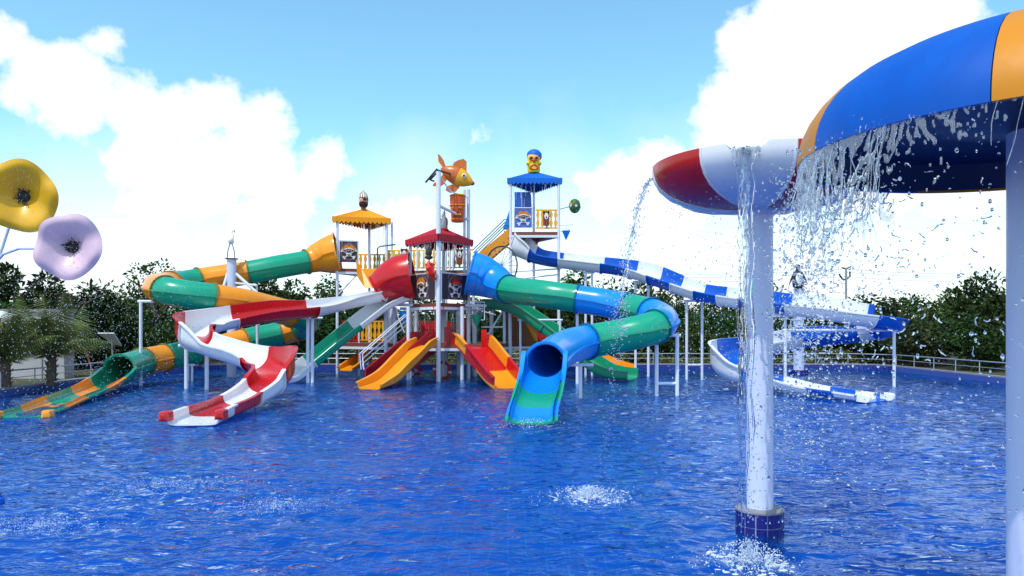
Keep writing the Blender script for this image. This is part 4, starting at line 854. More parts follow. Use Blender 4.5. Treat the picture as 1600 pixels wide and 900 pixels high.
for row in range(4):
    for k in range(nT):
        a0 = k * tw + .03; a1 = (k + 1) * tw - .03; z1 = .222 - row * .135; z0 = z1 - .125; pts = []; m_ = MB()
        vs = []
        for r in (.213, .226):
            for z in (z0, z1):
                for j in range(4): a = a0 + (a1 - a0) * j / 3; vs.append((rc.x + r * math.sin(a), rc.y - r * math.cos(a), z))
        fs = [(8 + j, 9 + j, 13 + j, 12 + j) for j in range(3)] + [(4 + j, 12 + j, 13 + j, 5 + j) for j in range(3)] + [(j, j + 1, 9 + j, 8 + j) for j in range(3)] + [(0, 8, 12, 4), (3, 7, 15, 11)]
        m_.add(vs, fs).build('tile', ped_tile, M2, smooth=False)

# ------------------------------------------------------------------ FLOWERS
def flower(c, Rr, face, mat, label, stem, lobes=5, ph=0, name='flower_fountain'):
    o = thing(name, label, 'flower figure', c, 'giant spraying flowers at the left edge'); A = Vector(face).normalized(); X = Vector((0, 0, 1)); X = (X - A * X.dot(A)).normalized(); Y = A.cross(X); c = Vector(c)
    nr, na = 12, 60; O = []
    for i in range(nr + 1):
        u = i / nr
        for k in range(na):
            t = 2 * math.pi * k / na; lob = 1 + .035 * math.cos(lobes * t + ph) + .05 * math.sin(2 * t + ph); r = .07 + (Rr * lob - .07) * u
            dep = -.44 * Rr * (1 - u) ** 1.7 + .09 * Rr * math.cos(lobes * t + ph) * u ** 1.5 + .03 * Rr * abs(math.sin(lobes / 2 * t + ph / 2)) * u - .1 * Rr * max(0, u - .8) * 4 
            O.append(c + X * math.cos(t) * r + Y * math.sin(t) * r + A * dep)
    fs = [(i * na + k, i * na + (k + 1) % na, (i + 1) * na + (k + 1) % na, (i + 1) * na + k) for i in range(nr) for k in range(na)]
    q_ = len(O); B = [v - A * .018 for v in O]; fs += [tuple(reversed([i + q_ for i in f])) for f in fs]; e = nr * na
    fs += [(e + k, e + (k + 1) % na, q_ + e + (k + 1) % na, q_ + e + k) for k in range(na)]
    MB().add(O + B, fs).build('petals', mat, o)
    tc_ = c - A * Rr * .45
    MB().lathe(tc_, [(.11, -.16), (.1, .02)], 18, A).build('throat', black, o)
    sm = MB()
    for k in range(26): a = random.uniform(0, 6.28); r = random.uniform(.03, .1); b_ = tc_ + (X * math.cos(a) + Y * math.sin(a)) * r; sm.tube([b_, b_ + A * random.uniform(.06, .12) + (X * math.cos(a) + Y * math.sin(a)) * .03], .006, 5)
    tag(sm.build('stamens', dsteel, o), kind='stuff')
    MB().tube(stem, .022, 10).build('stem', wpost, o)
yc = Vector(W(30, 306, 10.6)); lc = Vector(W(105, 385, 10.2))
flower(yc, .50, (.32, -1, -.12), pyel, 'yellow trumpet flower figure, upper one at the left edge', [yc + Vector((-.15, .28, .02)), yc + Vector((-.5, .6, -.2)), yc + Vector((-.9, .7, -1.2)), yc + Vector((-1.1, .7, -4.3))], 5, .9)
flower(lc, .445, (.18, -1, -.08), plil, 'pale lilac trumpet flower figure, lower one at the left edge', [lc + Vector((-.05, .28, 0)), W(60, 388, 10.6), W(30, 388, 10.7), W(5, 397, 10.8), W(-20, 425, 10.9), W(-35, 480, 11), W(-40, 640, 11.1)], 5, 2.6)
# dark thing at left edge of the pool
NZ = thing('floating_nozzle', 'small dark blue nozzle breaking the water at the lower left edge', 'nozzle', (PX(-2, 8.5), 8.5, 0))
MB().lathe((PX(-2, 8.5), 8.5, -.1), [(.06, 0), (.06, .12), (.045, .14), (.045, .16)], 14).build('body', dblue, NZ); MB().lathe((PX(-2, 8.5), 8.5, .055), [(.03, 0), (.02, .03)], 10).build('tip', dsteel, NZ)
# ------------------------------------------------------------------ RAILING
RG = thing('pool_railing', 'low grey pipe railing along the far and side edges of the pool', 'railing', (0, PF + .2, .25))
line = [(PL - .16, 12), (PL - .16, PF - 1.5), (PL + 1.2, PF + .16), (PR_ - 1.3, PF + .16), (PR_ + .16, PF - 1.4), (PR_ + .16, 14)]
rpm = MB().tube([(0, 0, 0), (0, 0, .47)], .02, 8).mesh('post', steel)
for a, b in zip(line, line[1:]):
    l = math.dist(a, b); k = max(1, round(l / 1.5))
    for i in range(k): p_ = lerp2(a, b, i / k); inst('post', rpm, (*p_, .25), RG)
    for z in (.72, ): MB().tube([(*a, z), (*b, z)], .022, 8).build('rail', steel, RG)
    MB().tube([(*a, .5), (*b, .5)], .012, 6).build('rail', steel, RG)

# ------------------------------------------------------------------ VEGETATION
def crown_mesh(name, seed, nl=3600, rad=(2.6, 2.2, 2.2), ls=.25):
    rs = np.random.RandomState(seed); nb = 26; cen = rs.normal(size=(nb, 3)); cen /= np.linalg.norm(cen, axis=1)[:, None]; cen *= (rs.rand(nb, 1) ** .4) * .85; cen[:, 2] = cen[:, 2] * .95
    cr = rs.uniform(.14, .40, nb); which = rs.randint(0, nb, nl); d = rs.normal(size=(nl, 3)); d /= np.linalg.norm(d, axis=1)[:, None]; P = cen[which] + d * (cr[which] * rs.uniform(.55, 1.1, nl))[:, None]
    P *= np.array(rad); L_ = rs.uniform(.6, 1.35, nl) * ls; dirn = d + rs.normal(size=(nl, 3)) * .6; dirn[:, 2] -= .25; dirn /= np.linalg.norm(dirn, axis=1)[:, None]
    s = np.cross(dirn, rs.normal(size=(nl, 3))); s /= np.linalg.norm(s, axis=1)[:, None]; w = L_ * rs.uniform(.16, .28, nl)
    V = np.stack([P, P + dirn * (L_ * .5)[:, None] + s * w[:, None], P + dirn * L_[:, None], P + dirn * (L_ * .5)[:, None] - s * w[:, None]], 1).reshape(-1, 3)
    me = bpy.data.meshes.new(name); me.from_pydata(V.tolist(), [], np.arange(nl * 4).reshape(-1, 4).tolist()); me.materials.append(leafm); return me
CM = [crown_mesh('crown', s, 5200) for s in (1, 2, 3, 4)]
leafm_keep = leafm; leafm = leaf_mat('light_leaves', (.012, .035, .008), (.085, .15, .025)); CM.append(crown_mesh('crown', 9, 4200, ls=.2)); leafm = leaf_mat('olive_leaves', (.02, .03, .012), (.07, .085, .03)); CM.append(crown_mesh('crown', 12, 4000, rad=(2.2, 2.2, 2.3), ls=.3)); leafm = leafm_keep
def trunk_mesh():
    mb = MB(); mb.tube([(0, 0, 0), (.05, 0, 1.2), (-.05, .05, 2.2), (.1, 0, 3.4)], .1, 8, rf=[.16, .13, .1, .04])
    for k in range(6): a = k * 1.05; mb.tube([(0, 0, 1.2 + .25 * k), (math.cos(a) * .7, math.sin(a) * .7, 1.9 + .3 * k), (math.cos(a) * 1.5, math.sin(a) * 1.4, 2.3 + .3 * k)], .05, 6, rf=[.07, .045, .015])
    return mb.mesh('trunk', barkm)
TM = trunk_mesh()
trees = [(-60, 395, 29.5), (25, 400, 30.5), (110, 424, 31), (165, 432, 33), (240, 402, 33.5), (205, 440, 36.5), (300, 462, 37.5), (60, 470, 36.6), (350, 440, 41), (430, 424, 41), (500, 430, 40), (465, 470, 37), (560, 462, 40), (540, 500, 37.5), (620, 455, 43), (650, 485, 38.5), (705, 470, 41), (745, 478, 38), (790, 470, 42), (835, 455, 43), (860, 440, 39),
         (885, 415, 41), (940, 414, 41), (990, 424, 40), (915, 480, 37.5), (1000, 480, 38), (1040, 450, 41), (1100, 462, 40), (1080, 500, 37.5), (1160, 468, 42), (1180, 500, 38), (1240, 490, 41), (1300, 495, 39), (1360, 500, 42), (1340, 515, 37.5), (1420, 450, 39), (1475, 446, 38), (1450, 500, 33.5), (1530, 470, 34), (1570, 412, 36), (1640, 410, 34), (1700, 430, 30), (1390, 520, 36), (1540, 520, 30.5)]
ORD = ['first', 'second', 'third', 'fourth', 'fifth', 'sixth', 'seventh', 'eighth', 'ninth', 'tenth', 'eleventh', 'twelfth']
def place(i, px):
    if px < 250: return 'beyond the left pool edge'
    if px < 520: return 'behind the green and orange tube'
    if px < 800: return 'behind the central towers'
    if px < 1120: return 'behind the blue tube slide'
    if px < 1400: return 'behind the blue and white slide'
    return 'beyond the right pool edge'
for i, (px, py, Y) in enumerate(trees):
    px_ = px; zt = PZ(py, Y) - .2; x = PX(px_, Y)
    where = place(i, px)
    same = [k for k in sorted(range(len(trees)), key=lambda k: trees[k][0]) if place(k, trees[k][0]) == where]; r_ = same.index(i)
    o = thing('broadleaf_tree', f'{ORD[r_]} {"taller" if zt > 4.4 else "lower"} dark leafy tree from the left {where}', 'tree', (x, Y, .2), f'dark leafy trees {where}')
    zh = max(1.2, (zt - .2) / 2); s = max(.5, zh / 2.1)
    c_ = bpy.data.objects.new('crown', CM[{4: 4, 5: 5, 10: 4, 15: 5, 21: 4, 24: 5, 28: 4, 33: 5, 36: 4, 37: 5, 40: 4}.get(i, i % 4)]); COL.objects.link(c_); c_.parent = o; c_.location = (0, 0, zh * 1.0 + .0); c_.scale = (max(.8, s), max(.8, s), s); c_.rotation_euler = (0, 0, i * 1.7)
    t_ = bpy.data.objects.new('trunk', TM); COL.objects.link(t_); t_.parent = o; t_.scale = (1, 1, max(.4, zt / 4.6)); t_.rotation_euler = (0, 0, i)
# hedge mass behind the railing
def leaf_mass(name, pts, ls, mat, seed=5):
    rs = np.random.RandomState(seed); P = np.array(pts); nl = len(P); dirn = rs.normal(size=(nl, 3)); dirn[:, 2] = abs(dirn[:, 2]) * .6; dirn /= np.linalg.norm(dirn, axis=1)[:, None]; s = np.cross(dirn, rs.normal(size=(nl, 3))); s /= np.linalg.norm(s, axis=1)[:, None]
    L_ = rs.uniform(.6, 1.3, nl) * ls; w = L_ * .25; V = np.stack([P, P + dirn * (L_ * .5)[:, None] + s * w[:, None], P + dirn * L_[:, None], P + dirn * (L_ * .5)[:, None] - s * w[:, None]], 1).reshape(-1, 3)
    me = bpy.data.meshes.new(name); me.from_pydata(V.tolist(), [], np.arange(nl * 4).reshape(-1, 4).tolist()); me.materials.append(mat); o = bpy.data.objects.new(name, me); COL.objects.link(o); return o
rs = np.random.RandomState(8); hx = rs.uniform(-22, 34, 26000); hy = rs.uniform(44, 47, 26000); top_ = 3.3 + .6 * np.sin(hx * .7) * np.sin(hx * .23 + 1) + .5 * np.sin(hx * 2.1); hz = .2 + rs.rand(26000) ** .8 * top_
tag(leaf_mass('thicket', np.stack([hx, hy, hz], 1), .32, leafm), 'dense dark thicket behind the trees along the far side', 'thicket', kind='stuff')
hx = rs.uniform(-13, 18, 6000); hy = 36 + rs.rand(6000) * 1.2; hz = .2 + rs.rand(6000) * (.45 + .35 * np.sin(hx * 1.3))
tag(leaf_mass('ground_cover', np.stack([hx, hy, hz], 1), .16, palmm, 6), 'low mixed ground cover behind the far railing', 'plants', kind='stuff')
# palms
def frond(mb, base, a, el, l, droop, rs):
    d = Vector((math.cos(a), math.sin(a), 0)); n_ = 12; prev = None; side = Vector((-math.sin(a), math.cos(a), 0))
    for k in range(n_ + 1):
        u = k / n_; p_ = base + d * (l * u * math.cos(el) * (1 - .15 * u)) + Vector((0, 0, l * (math.sin(el) * u - droop * u * u)))
        if prev is not None:
            mb.tube([prev, p_], .01 * (1.1 - u), 4, cap=False)
            for sg in (-1, 1):
                for j in (0, .5):
                    q0 = prev.lerp(p_, j); ll = l * .34 * math.sin(math.pi * min(1, .12 + u * .85)) + .05; tip = q0 + side * sg * ll * .8 + d * ll * .55 + Vector((0, 0, -ll * .35 + rs.uniform(-.03, .03))); w = (p_ - prev).normalized() * .018
                    mb.add([q0 - w, q0 + w, tip], [(0, 1, 2)])
        prev = p_
def palm(px, Y, h, label, seed):
    rs_ = random.Random(seed); x = PX(px, Y); o = thing('date_palm', label, 'palm tree', (x, Y, .2), 'young palms behind the left railing')
    mb = MB(); mb.tube([(x, Y, .2), (x + .02, Y, .2 + h * .3)], .12, 10, rf=[.15, .12])
    for k in range(30): a = k * 2.4; z = .2 + h * .3 * k / 30; mb.tube([(x + math.cos(a) * .1, Y + math.sin(a) * .1, z), (x + math.cos(a) * .2, Y + math.sin(a) * .2, z + .12)], .025, 4, rf=[.03, .01])
    mb.build('trunk', barkm, o)
    b_ = Vector((x, Y, .2 + h * .3)); fm = []
    for k in range(30):
        mb = MB(); frond(mb, b_, k * 2.399, R(rs_.uniform(25, 85)), h * rs_.uniform(.6, .85), rs_.uniform(.15, .55), rs_); mb.build('frond', palmm, o, smooth=False)
palm(80, 22.5, 3.3, 'bushy young palm right of its neighbour behind the left railing', 1); palm(8, 21.3, 2.9, 'darker young palm at the left edge behind the railing', 2); palm(200, 34, 2.3, 'small palm behind the green tube mouth', 3)
# building and small things left
BL = thing('pool_building', 'plain grey rendered building wall behind the young palms', 'building', (PX(30, 25.5), 25.5, .2))
MB().box((PX(100, 25.5) - 3, 25.8, 1.35), (3, .3, 1.15)).build('wall', wallp, BL, smooth=False); MB().box((PX(100, 25.5) - 3.0, 25.8, 2.55), (3.06, .38, .05)).build('roof_slab', coping, BL, smooth=False)
MB().box((PX(66, 25.5), 25.49, 1.2), (.02, .02, .98)).build('downpipe', coping, BL, smooth=False)
UM = thing('parasol', 'white dome parasol at the left edge', 'parasol', (PX(0, 22), 22, .2)); MB().lathe((PX(0, 22), 22, PZ(497, 22)), [(.42, 0), (.36, .1), (.2, .18), (.01, .22)], 20).build('canopy', canvas, UM); MB().tube([(PX(0, 22), 22, .2), (PX(0, 22), 22, PZ(495, 22))], .03, 8).build('pole', steel, UM)
SP_ = thing('shade_sail', 'pale tilted shade panel among the left trees', 'shade panel', W(170, 530, 29))
MB().prism([W(152, 521, 29), W(178, 521, 28.5), W(190, 541, 29.5), W(176, 538, 29.8)], (0, .02, .03)).build('panel', canvas, SP_, smooth=False); MB().tube([W(174, 530, 29.2), W(178, 585, 29.2)], .03, 6).build('pole', steel, SP_)
SB = thing('shade_sail', 'white low flat panel behind the railing near the green tube', 'shade panel', W(265, 577, 34.9)); MB().prism([W(248, 579, 36), W(258, 573, 36.5), W(276, 574, 36.5), W(288, 579, 36)], (0, .02, .04)).build('panel', canvas, SB, smooth=False); MB().tube([W(266, 577, 36.2), W(266, 590, 36.2)], .03, 6).build('pole', steel, SB)
BP = thing('bamboo_pole', 'thin leaning bamboo pole behind the left railing', 'pole', (PX(147, 26), 26, .2)); MB().tube([W(147, 591, 26), W(140, 565, 26), W(130, 540, 26)], .03, 8).build('culm', wood, BP)
# curb / low wall seen between posts
LW = thing('garden_kerb', 'white painted low kerb beyond the far railing, left of centre', 'kerb', W(520, 563, 37)); MB().box(W(510, 563, 37.5), (1.6, .1, .06)).build('kerb', white, LW, smooth=False)
# utility pole and wires
UP = thing('utility_pole', 'distant utility pole with bent crossarms right of the penguin', 'utility pole', (PX(1322, 60), 60, .2)); MB().tube([(PX(1322, 60), 60, .2), W(1322, 418, 60)], .1, 8).build('mast', ganim, UP)
MB().tube([W(1311, 428, 60), W(1316, 436, 60), W(1322, 437, 60), W(1328, 432, 60), W(1328, 424, 60)], .07, 6).build('crossarm', dsteel, UP); MB().tube([W(1315, 418, 60), W(1322, 420, 60), W(1330, 416, 60)], .06, 6).build('crossarm', dsteel, UP)
for k, (dy) in enumerate((0, 5, 12)):
    o = thing('power_line', f'{("topmost", "middle", "lowest")[k]} of three thin overhead wires running to the distant utility pole', 'wire', W(1322, 420, 60), 'overhead wires'); a = W(940, 425 + dy, 62); b_ = W(1322, 420 + dy, 60); c2_ = W(1620, 424 + dy, 62)
    def sag(p0, p1, s): return [p0.lerp(p1, t / 12) - Vector((0, 0, s * 4 * (t / 12) * (1 - t / 12))) for t in range(13)]
    MB().tube(sag(a, b_, .3) + sag(b_, c2_, .3)[1:], .018, 4).build('cable', ganim, o)

# ------------------------------------------------------------------ WATER IN THE AIR
def drops(mb_pts, name, label, cat, mat=None, seed=1):
    """mb_pts: list of (pos, radius, stretch)"""
    rs = random.Random(seed); base_v = []
    t = (1 + 5 ** .5) / 2; iv = np.array([(-1, t, 0), (1, t, 0), (-1, -t, 0), (1, -t, 0), (0, -1, t), (0, 1, t), (0, -1, -t), (0, 1, -t), (t, 0, -1), (t, 0, 1), (-t, 0, -1), (-t, 0, 1)]) / math.sqrt(1 + t * t)
    ifc = np.array([(0, 11, 5), (0, 5, 1), (0, 1, 7), (0, 7, 10), (0, 10, 11), (1, 5, 9), (5, 11, 4), (11, 10, 2), (10, 7, 6), (7, 1, 8), (3, 9, 4), (3, 4, 2), (3, 2, 6), (3, 6, 8), (3, 8, 9), (4, 9, 5), (2, 4, 11), (6, 2, 10), (8, 6, 7), (9, 8, 1)])
    V = []; Fc = []
    for i, (p_, r, st) in enumerate(mb_pts):
        v = iv * r * np.array([rs.uniform(.8, 1.2), rs.uniform(.8, 1.2), st]); V.append(v + np.array(p_)); Fc.append(ifc + 12 * i)
    V = np.concatenate(V); Fc = np.concatenate(Fc); me = bpy.data.meshes.new(name); me.vertices.add(len(V)); me.vertices.foreach_set('co', V.ravel()); me.loops.add(Fc.size); me.loops.foreach_set('vertex_index', Fc.ravel()); me.polygons.add(len(Fc))
    me.polygons.foreach_set('loop_start', np.arange(0, Fc.size, 3)); me.polygons.foreach_set('loop_total', np.full(len(Fc), 3)); me.polygons.foreach_set('use_smooth', np.ones(len(Fc), bool)); me.materials.append(mat or dropm); me.update()
    o = bpy.data.objects.new(name, me); COL.objects.link(o); return tag(o, label, cat, kind='stuff')
rn = random.Random(11)
def strand(mb, start, vel, length, r0, wig=.02, n=None, r1=None, g=9.8, speed=1.2):
    """falling ligament: ballistic path with irregular swellings"""
    n = n or max(6, int(length / .035)); pts = []; rad = []; off = Vector((0, 0, 0)); d = Vector((0, 0, 0))
    for k in range(n + 1):
        u = k / n; T_ = math.sqrt(2 * length * u / g + 1e-4) if True else 0
        d = d * .8 + Vector((rn.gauss(0, wig * .35), rn.gauss(0, wig * .35), 0)); off += d
        pts.append(Vector(start) + Vector(vel) * T_ + Vector((0, 0, -length * u)) + off); rad.append(max(.0015, (r0 + ((r1 if r1 is not None else r0 * .4) - r0) * u) * rn.uniform(.45, 1.5)))
    rad[-1] = .001; mb.tube(pts, r0, 6, rf=rad, cap=True); return pts
# curtain of the big mushroom
MBc = MB(); dl = []
def rim(theta, dr=0.0, dz=0): a = R(theta); return mc + Vector((math.sin(a) * (MR + dr), -math.cos(a) * (MR + dr), dz))
th = -165
while th < 40:
    dense = 1.0 if -100 < th < -62 else .42
    if rn.random() < dense * .22:
        out_ = Vector((math.sin(R(th)), -math.cos(R(th)), 0)) * rn.uniform(.0, .35)
        ln = rn.uniform(.08, .32) if dense < 1 else rn.uniform(.2, .7)
        pts = strand(MBc, rim(th, -.01), out_, ln, rn.uniform(.0015, .0038), wig=.009)
        if rn.random() < .5 and len(pts) > 6:      # side web linking to a neighbour
            a = pts[len(pts) // 2]; b_ = a + Vector((rn.uniform(-.09, .09), rn.uniform(-.05, .05), -rn.uniform(.05, .16))); m1 = a.lerp(b_, .5) + Vector((0, 0, -.03)); MBc.tube([a, m1, b_], .003, 5, rf=[.003, .002, .004])
        for _ in range(8): 
            f_ = rn.random() ** .7 * 1.5; p_ = pts[-1] + Vector((rn.gauss(0, .05), rn.gauss(0, .05), -f_ + .1)); dl.append((p_, rn.choice([.003, .004, .005, .007]) * rn.uniform(.6, 1.1), rn.uniform(.9, 1.9)))
    th += rn.uniform(.35, .9) * (1 if dense < 1 else .62)
from mathutils import noise as mnoise
nth, nz = 900, 150; ths = np.linspace(-172, 14, nth); zs = np.linspace(0, 1.0, nz); FLD = np.zeros((nth, nz))
for i_, t_ in enumerate(ths):
    dn = math.exp(-((t_ + 86) / 17) ** 2); u = t_ * .020
    for j_, z_ in enumerate(zs):
        wx = mnoise.noise((u * 3, z_ * 2.2, 7.3)) * .22
        a1 = mnoise.noise(((u + wx) * 12, z_ * 4.4 + wx, .5)); a2 = mnoise.noise(((u + wx) * 30, z_ * 11 - wx, 3.5)); a3 = mnoise.noise((u * 55, z_ * 26, 9.1))
        ridge = 1 - abs(a1) * 3.8; ridge2 = 1 - abs(a2) * 3.3
        FLD[i_, j_] = max(ridge, ridge2 * .9) - .56 - .26 / (1 + math.exp(-(t_ + 60) / 5)) - z_ * (1.62 - .50 * dn) + .40 * dn + .40 * a3 + .15 * mnoise.noise((u * 4, z_, 1.7))
FLD = np.clip(FLD, 0, .9)
keep = FLD > 0; cell = keep[:-1, :-1] | keep[1:, :-1] | keep[:-1, 1:] | keep[1:, 1:]
TH = np.radians(ths)[:, None]; thick = .0065 * np.sqrt(FLD + 1e-9) * (FLD > 0); bulge = .02 * np.sin(ths * .9)[:, None] * zs[None, :] + .05 * zs[None, :] ** 1.5
vsl = []
for sg in (1, -1):
    rr_ = MR - .008 + bulge + sg * thick; vsl.append(np.stack([mc.x + np.sin(TH) * rr_, mc.y - np.cos(TH) * rr_, np.broadcast_to(mc.z - zs[None, :], rr_.shape)], -1).reshape(-1, 3))
VV = np.concatenate(vsl); ix = np.arange(nth * nz).reshape(nth, nz); ci, cj = np.nonzero(cell)
q1 = np.stack([ix[ci, cj], ix[ci + 1, cj], ix[ci + 1, cj + 1], ix[ci, cj + 1]], -1); q2 = q1[:, ::-1] + nth * nz; QQ = np.concatenate([q1[:, ::-1], q2[:, ::-1]])
used, inv = np.unique(QQ, return_inverse=True); mez = bpy.data.meshes.new('water_sheet'); VV = VV[used]; QQ = inv.reshape(-1, 4)
mez.vertices.add(len(VV)); mez.vertices.foreach_set('co', VV.ravel()); mez.loops.add(QQ.size); mez.loops.foreach_set('vertex_index', QQ.ravel().astype(np.int32)); mez.polygons.add(len(QQ)); mez.polygons.foreach_set('loop_start', np.arange(0, QQ.size, 4)); mez.polygons.foreach_set('loop_total', np.full(len(QQ), 4)); mez.polygons.foreach_set('use_smooth', np.ones(len(QQ), bool)); mez.materials.append(veilm); mez.update(); mez.validate()
shw = bpy.data.objects.new('water_sheet', mez); COL.objects.link(shw); tag(shw, 'lacy sheet of water tearing into webs below the large blue and orange dome', 'falling water', kind='stuff')
for _ in range(700):      # torn ligaments
    t_ = rn.gauss(-86, 16) if rn.random() < .6 else rn.uniform(-140, 5); q0 = rim(t_, rn.gauss(.05, .06), -rn.random() ** .8 * 1.1); hd = Vector((rn.gauss(0, .5), rn.gauss(0, .5), rn.gauss(-.5, .6))).normalized(); pp = [q0]; n_ = rn.randint(2, 5)
    for k in range(n_): hd = (hd + Vector((rn.gauss(0, .35), rn.gauss(0, .35), rn.gauss(0, .35)))).normalized(); pp.append(pp[-1] + hd * rn.uniform(.004, .012))
    MBc.tube(pp, .003, 5, rf=[rn.uniform(.001, .004) for _ in pp])
MBc.v and tag(MBc.build('water_curtain', veilm), 'ragged curtain of water strands falling from the large blue and orange dome', 'falling water', kind='stuff')
for _ in range(3000):
    t_ = rn.uniform(-150, 10) if rn.random() < .45 else rn.gauss(-84, 13); p_ = rim(t_, abs(rn.gauss(.03, .12)), -rn.random() ** 1.1 * 1.7); dl.append((p_, .0015 + .007 * rn.random() ** 2.5, rn.uniform(.7, 2.0)))
for _ in range(1100):      # wider spray around the curtain
    t_ = rn.uniform(-170, -20); p_ = rim(t_, rn.uniform(.0, .8), -rn.uniform(.5, 2.0)); dl.append((p_, rn.uniform(.0015, .005), rn.uniform(.8, 1.5)))
drops(dl, 'curtain_spray', 'cloud of droplets shed by the curtain of the large dome', 'spray')
# streams of the red bowl
def stream(start, vel, zend, label, width=.05, n_s=9, spread=.02):
    mb = MB(); ds = []; st = Vector(start); H_ = st.z - zend; T = math.sqrt(2 * H_ / 9.8)
    for j in range(n_s):
        pts = []; rad = []; ox, oy = rn.gauss(0, spread), rn.gauss(0, spread * .5); n_ = 60; wob = rn.uniform(0, 6)
        cut = rn.uniform(.35, 1.0)
        for k in range(int(n_ * cut) + 1):
            t_ = T * (k / n_) ** .7; u = k / n_; w = 1 - .35 * u + .4 * max(0, u - .6)
            pts.append(st + Vector(vel) * t_ + Vector((0, 0, -4.9 * t_ * t_)) + Vector((ox * w * (1 if u > .1 else 1.6) + .012 * math.sin(k * .55 + wob) + rn.gauss(0, .003), oy + rn.gauss(0, .003), 0))); rad.append(max(.0015, width * .14 * rn.uniform(.4, 1.4)))
        if len(pts) > 3: rad[-1] = .001; mb.tube(pts, .01, 6, rf=rad)
    o = mb.build('water_stream', dropm); tag(o, label, 'falling water')
    for _ in range(520): t_ = T * rn.random() ** .6; sp = .012 + .05 * t_ / T; ds.append((st + Vector(vel) * t_ + Vector((rn.gauss(0, sp), rn.gauss(0, sp), -4.9 * t_ * t_)), rn.uniform(.003, .009), rn.uniform(.8, 1.8)))
    return ds
def rrim(theta, dr=0, dz=-.05): a = R(theta); return rc + Vector((math.sin(a) * (RR + dr), -math.cos(a) * (RR + dr), dz))
ds = stream(rrim(-24.5), Vector((math.sin(R(-24.5)) * .12, -.16, 0)), 0, 'thick stream falling from the front notch of the red and white bowl', .06, 11, .03)
lip = MB()
for k in range(16): x = rrim(-31 + k * .85, .004, -.045); strand(lip, x, (0, 0, 0), rn.uniform(.05, .16), .006, wig=.004)
tag(lip.build('overflow_sheet', dropm), 'thin overflow at the front notch lip of the red and white bowl', 'falling water', kind='stuff')
ds += stream(rrim(-112), Vector((-.62, .2, 0)), 1.9, 'slanting stream thrown left from the red and white bowl', .032, 6, .014)
for _ in range(420): tt = .5 + rn.random() * .35; ds.append((rrim(-112) + Vector((-.62 * tt + rn.gauss(0, .05), .2 * tt, -4.9 * tt * tt)), rn.uniform(.003, .007), rn.uniform(.8, 1.6)))
for j in range(5): pp = rrim(-70 + 10 * j + rn.uniform(-2, 2), -.05, -.36); [ds.append((pp + Vector((rn.gauss(0, .05), rn.gauss(0, .05), -rn.random() * 1.6)), rn.uniform(.002, .006), rn.uniform(.8, 2))) for _ in range(70)]
for _ in range(500): ds.append((rc + Vector((rn.gauss(-.6, .6), rn.gauss(-.3, .5), -rn.random() * 2.6 - .4)), rn.uniform(.002, .005), rn.uniform(.8, 1.6)))
drops(ds, 'bowl_spray', 'droplets around the streams of the red and white bowl', 'spray')
# flower spray
ds = []
for src in (yc, lc):
    for _ in range(700): u = rn.random(); ds.append((src + Vector((.1 + u * 1.0 + rn.gauss(0, .18), -.35 - u * .8 + rn.gauss(0, .2), .05 + u * .3 - u * u * 1.6 + rn.gauss(0, .25))), rn.uniform(.0015, .0045), rn.uniform(.8, 1.6)))
for _ in range(2600): ds.append((Vector((PX(rn.gauss(170, 70), 12), rn.uniform(9, 14), rn.uniform(.1, 2.8))), rn.uniform(.003, .007), rn.uniform(.8, 1.8)))
drops(ds, 'flower_spray', 'fine spray drifting from the two giant flowers', 'spray')
# veils under the tower roofs
mb = MB()
for (c0, c1, z) in ((oA, oB, 6.4), (oB, oC, 6.4), (bA, bB, 7.95), (bA, bC, 7.95), (rN, rR, 5.1), (rL, rN, 5.1)):
    for k in range(16): p_ = lerp2(c0, c1, rn.random()); l_ = rn.uniform(.4, 1.3); mb.tube([(p_[0], p_[1] - .05, z), (p_[0] + rn.gauss(0, .03), p_[1] - .08, z - l_)], .008, 4, rf=[.008, .004])
for _ in range(60): x = rn.uniform(625, 760); Y = rn.uniform(28.3, 30.5); z = 2.7; mb.tube([(PX(x, Y), Y, z), (PX(x, Y) + rn.gauss(0, .04), Y, z - rn.uniform(.4, 2.2))], .01, 4, rf=[.009, .005])
tag(mb.build('roof_drips', dropm), 'thin water trickles falling from the tower roofs and decks', 'falling water', kind='stuff')
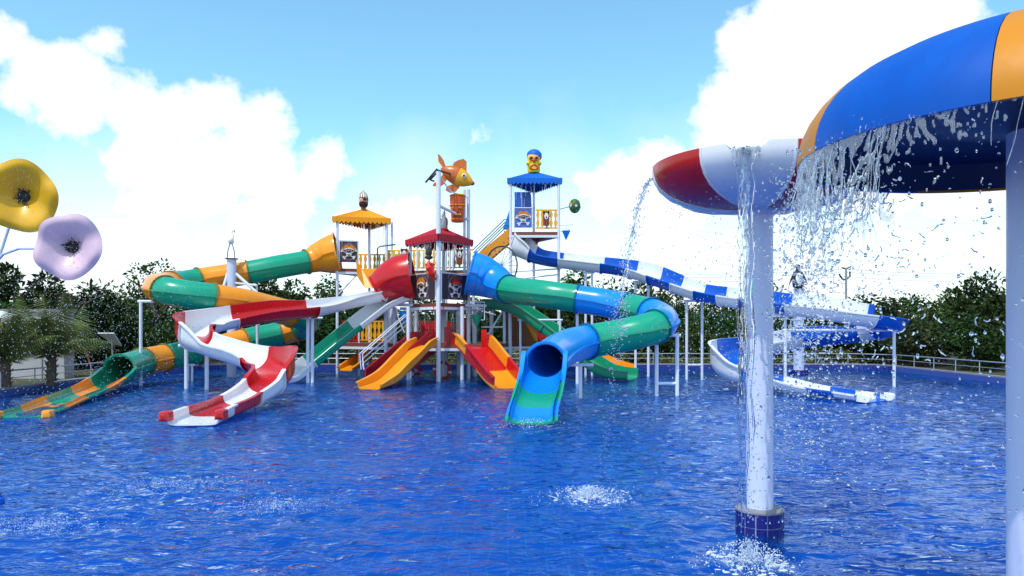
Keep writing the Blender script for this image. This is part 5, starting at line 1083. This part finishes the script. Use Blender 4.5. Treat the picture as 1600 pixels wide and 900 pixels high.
# splashes where water lands
def splash(c, r, label, n=900, h=.3, jets=26):
    o = thing('water_splash', label, 'splash', (c[0], c[1], 0), 'splashes on the pool surface'); mb = MB()
    for _ in range(jets): a = rn.uniform(0, 6.28); rr = rn.random() ** .6 * r; b_ = Vector((c[0] + math.cos(a) * rr, c[1] + math.sin(a) * rr, -.01)); d = Vector((math.cos(a) * rn.uniform(0, .1), math.sin(a) * rn.uniform(0, .1), rn.uniform(.1, 1) ** 1.5 * h * .45)); mb.tube([b_, b_ + d * .6, b_ + d * 1.0 + Vector((rn.gauss(0,.01), rn.gauss(0,.01), 0))], .01, 5, rf=[.007, .004, .0015])
    fo = MB(); 
    for _ in range(70): a = rn.uniform(0, 6.28); rr = rn.random() ** .8 * r * 1.25; fo.ball((c[0] + math.cos(a) * rr, c[1] + math.sin(a) * rr, .004), (rn.uniform(.01, .035), rn.uniform(.008, .02), rn.uniform(.004, .022) * (1.3 - rr / r / 1.4)), 7, 5)
    tag(fo.build('froth', foamm, o), kind='stuff')
    j = tag(mb.build('jets', foamm, o), kind='stuff'); ds = []
    for _ in range(n):
        a = rn.uniform(0, 6.28); rr = abs(rn.gauss(0, r * .62)); zz = rn.random() ** 2.2 * h * math.exp(-(rr / r) ** 2) + .002; ds.append((Vector((c[0] + math.cos(a) * rr, c[1] + math.sin(a) * rr, zz)), rn.uniform(.002, .0065), rn.uniform(.5, 1.5)))
    d_ = drops(ds, 'droplets', None, None, foamm, 3); d_.parent = o; d_.location = (-c[0], -c[1], 0); tag(d_, kind='stuff')
splash(SPL[0], .42, 'white splash on open water left of the bowl pole', 1700, .12, 30); splash(SPL[1], .32, 'splash at the foot of the bowl pole where the stream lands', 1500, .2, 60)
ds = []
for (sx, sy, sr) in SPL[2:]:
    for _ in range(900): a = rn.uniform(0, 6.28); rr = abs(rn.gauss(0, sr * .6)); ds.append((Vector((sx + math.cos(a) * rr * 1.3, sy + math.sin(a) * rr * .7, rn.random() ** 3 * .08 + .004)), rn.uniform(.0018, .0045), 1))
for _ in range(500): ds.append((Vector((PX(830, 15) + rn.gauss(0, .25), 15 + rn.gauss(0, .2), rn.random() ** 2 * .12)), rn.uniform(.005, .012), 1))
for _ in range(1000): t_ = rn.uniform(-120, 20); p_ = rim(t_, abs(rn.gauss(.1, .15))); ds.append((Vector((p_.x, p_.y, rn.random() ** 3 * .3 + .003)), rn.uniform(.003, .006), 1))
drops(ds, 'surface_spatter', 'fine spatter of rain-like drops hitting the pool at the left and near the domes', 'spray', foamm)
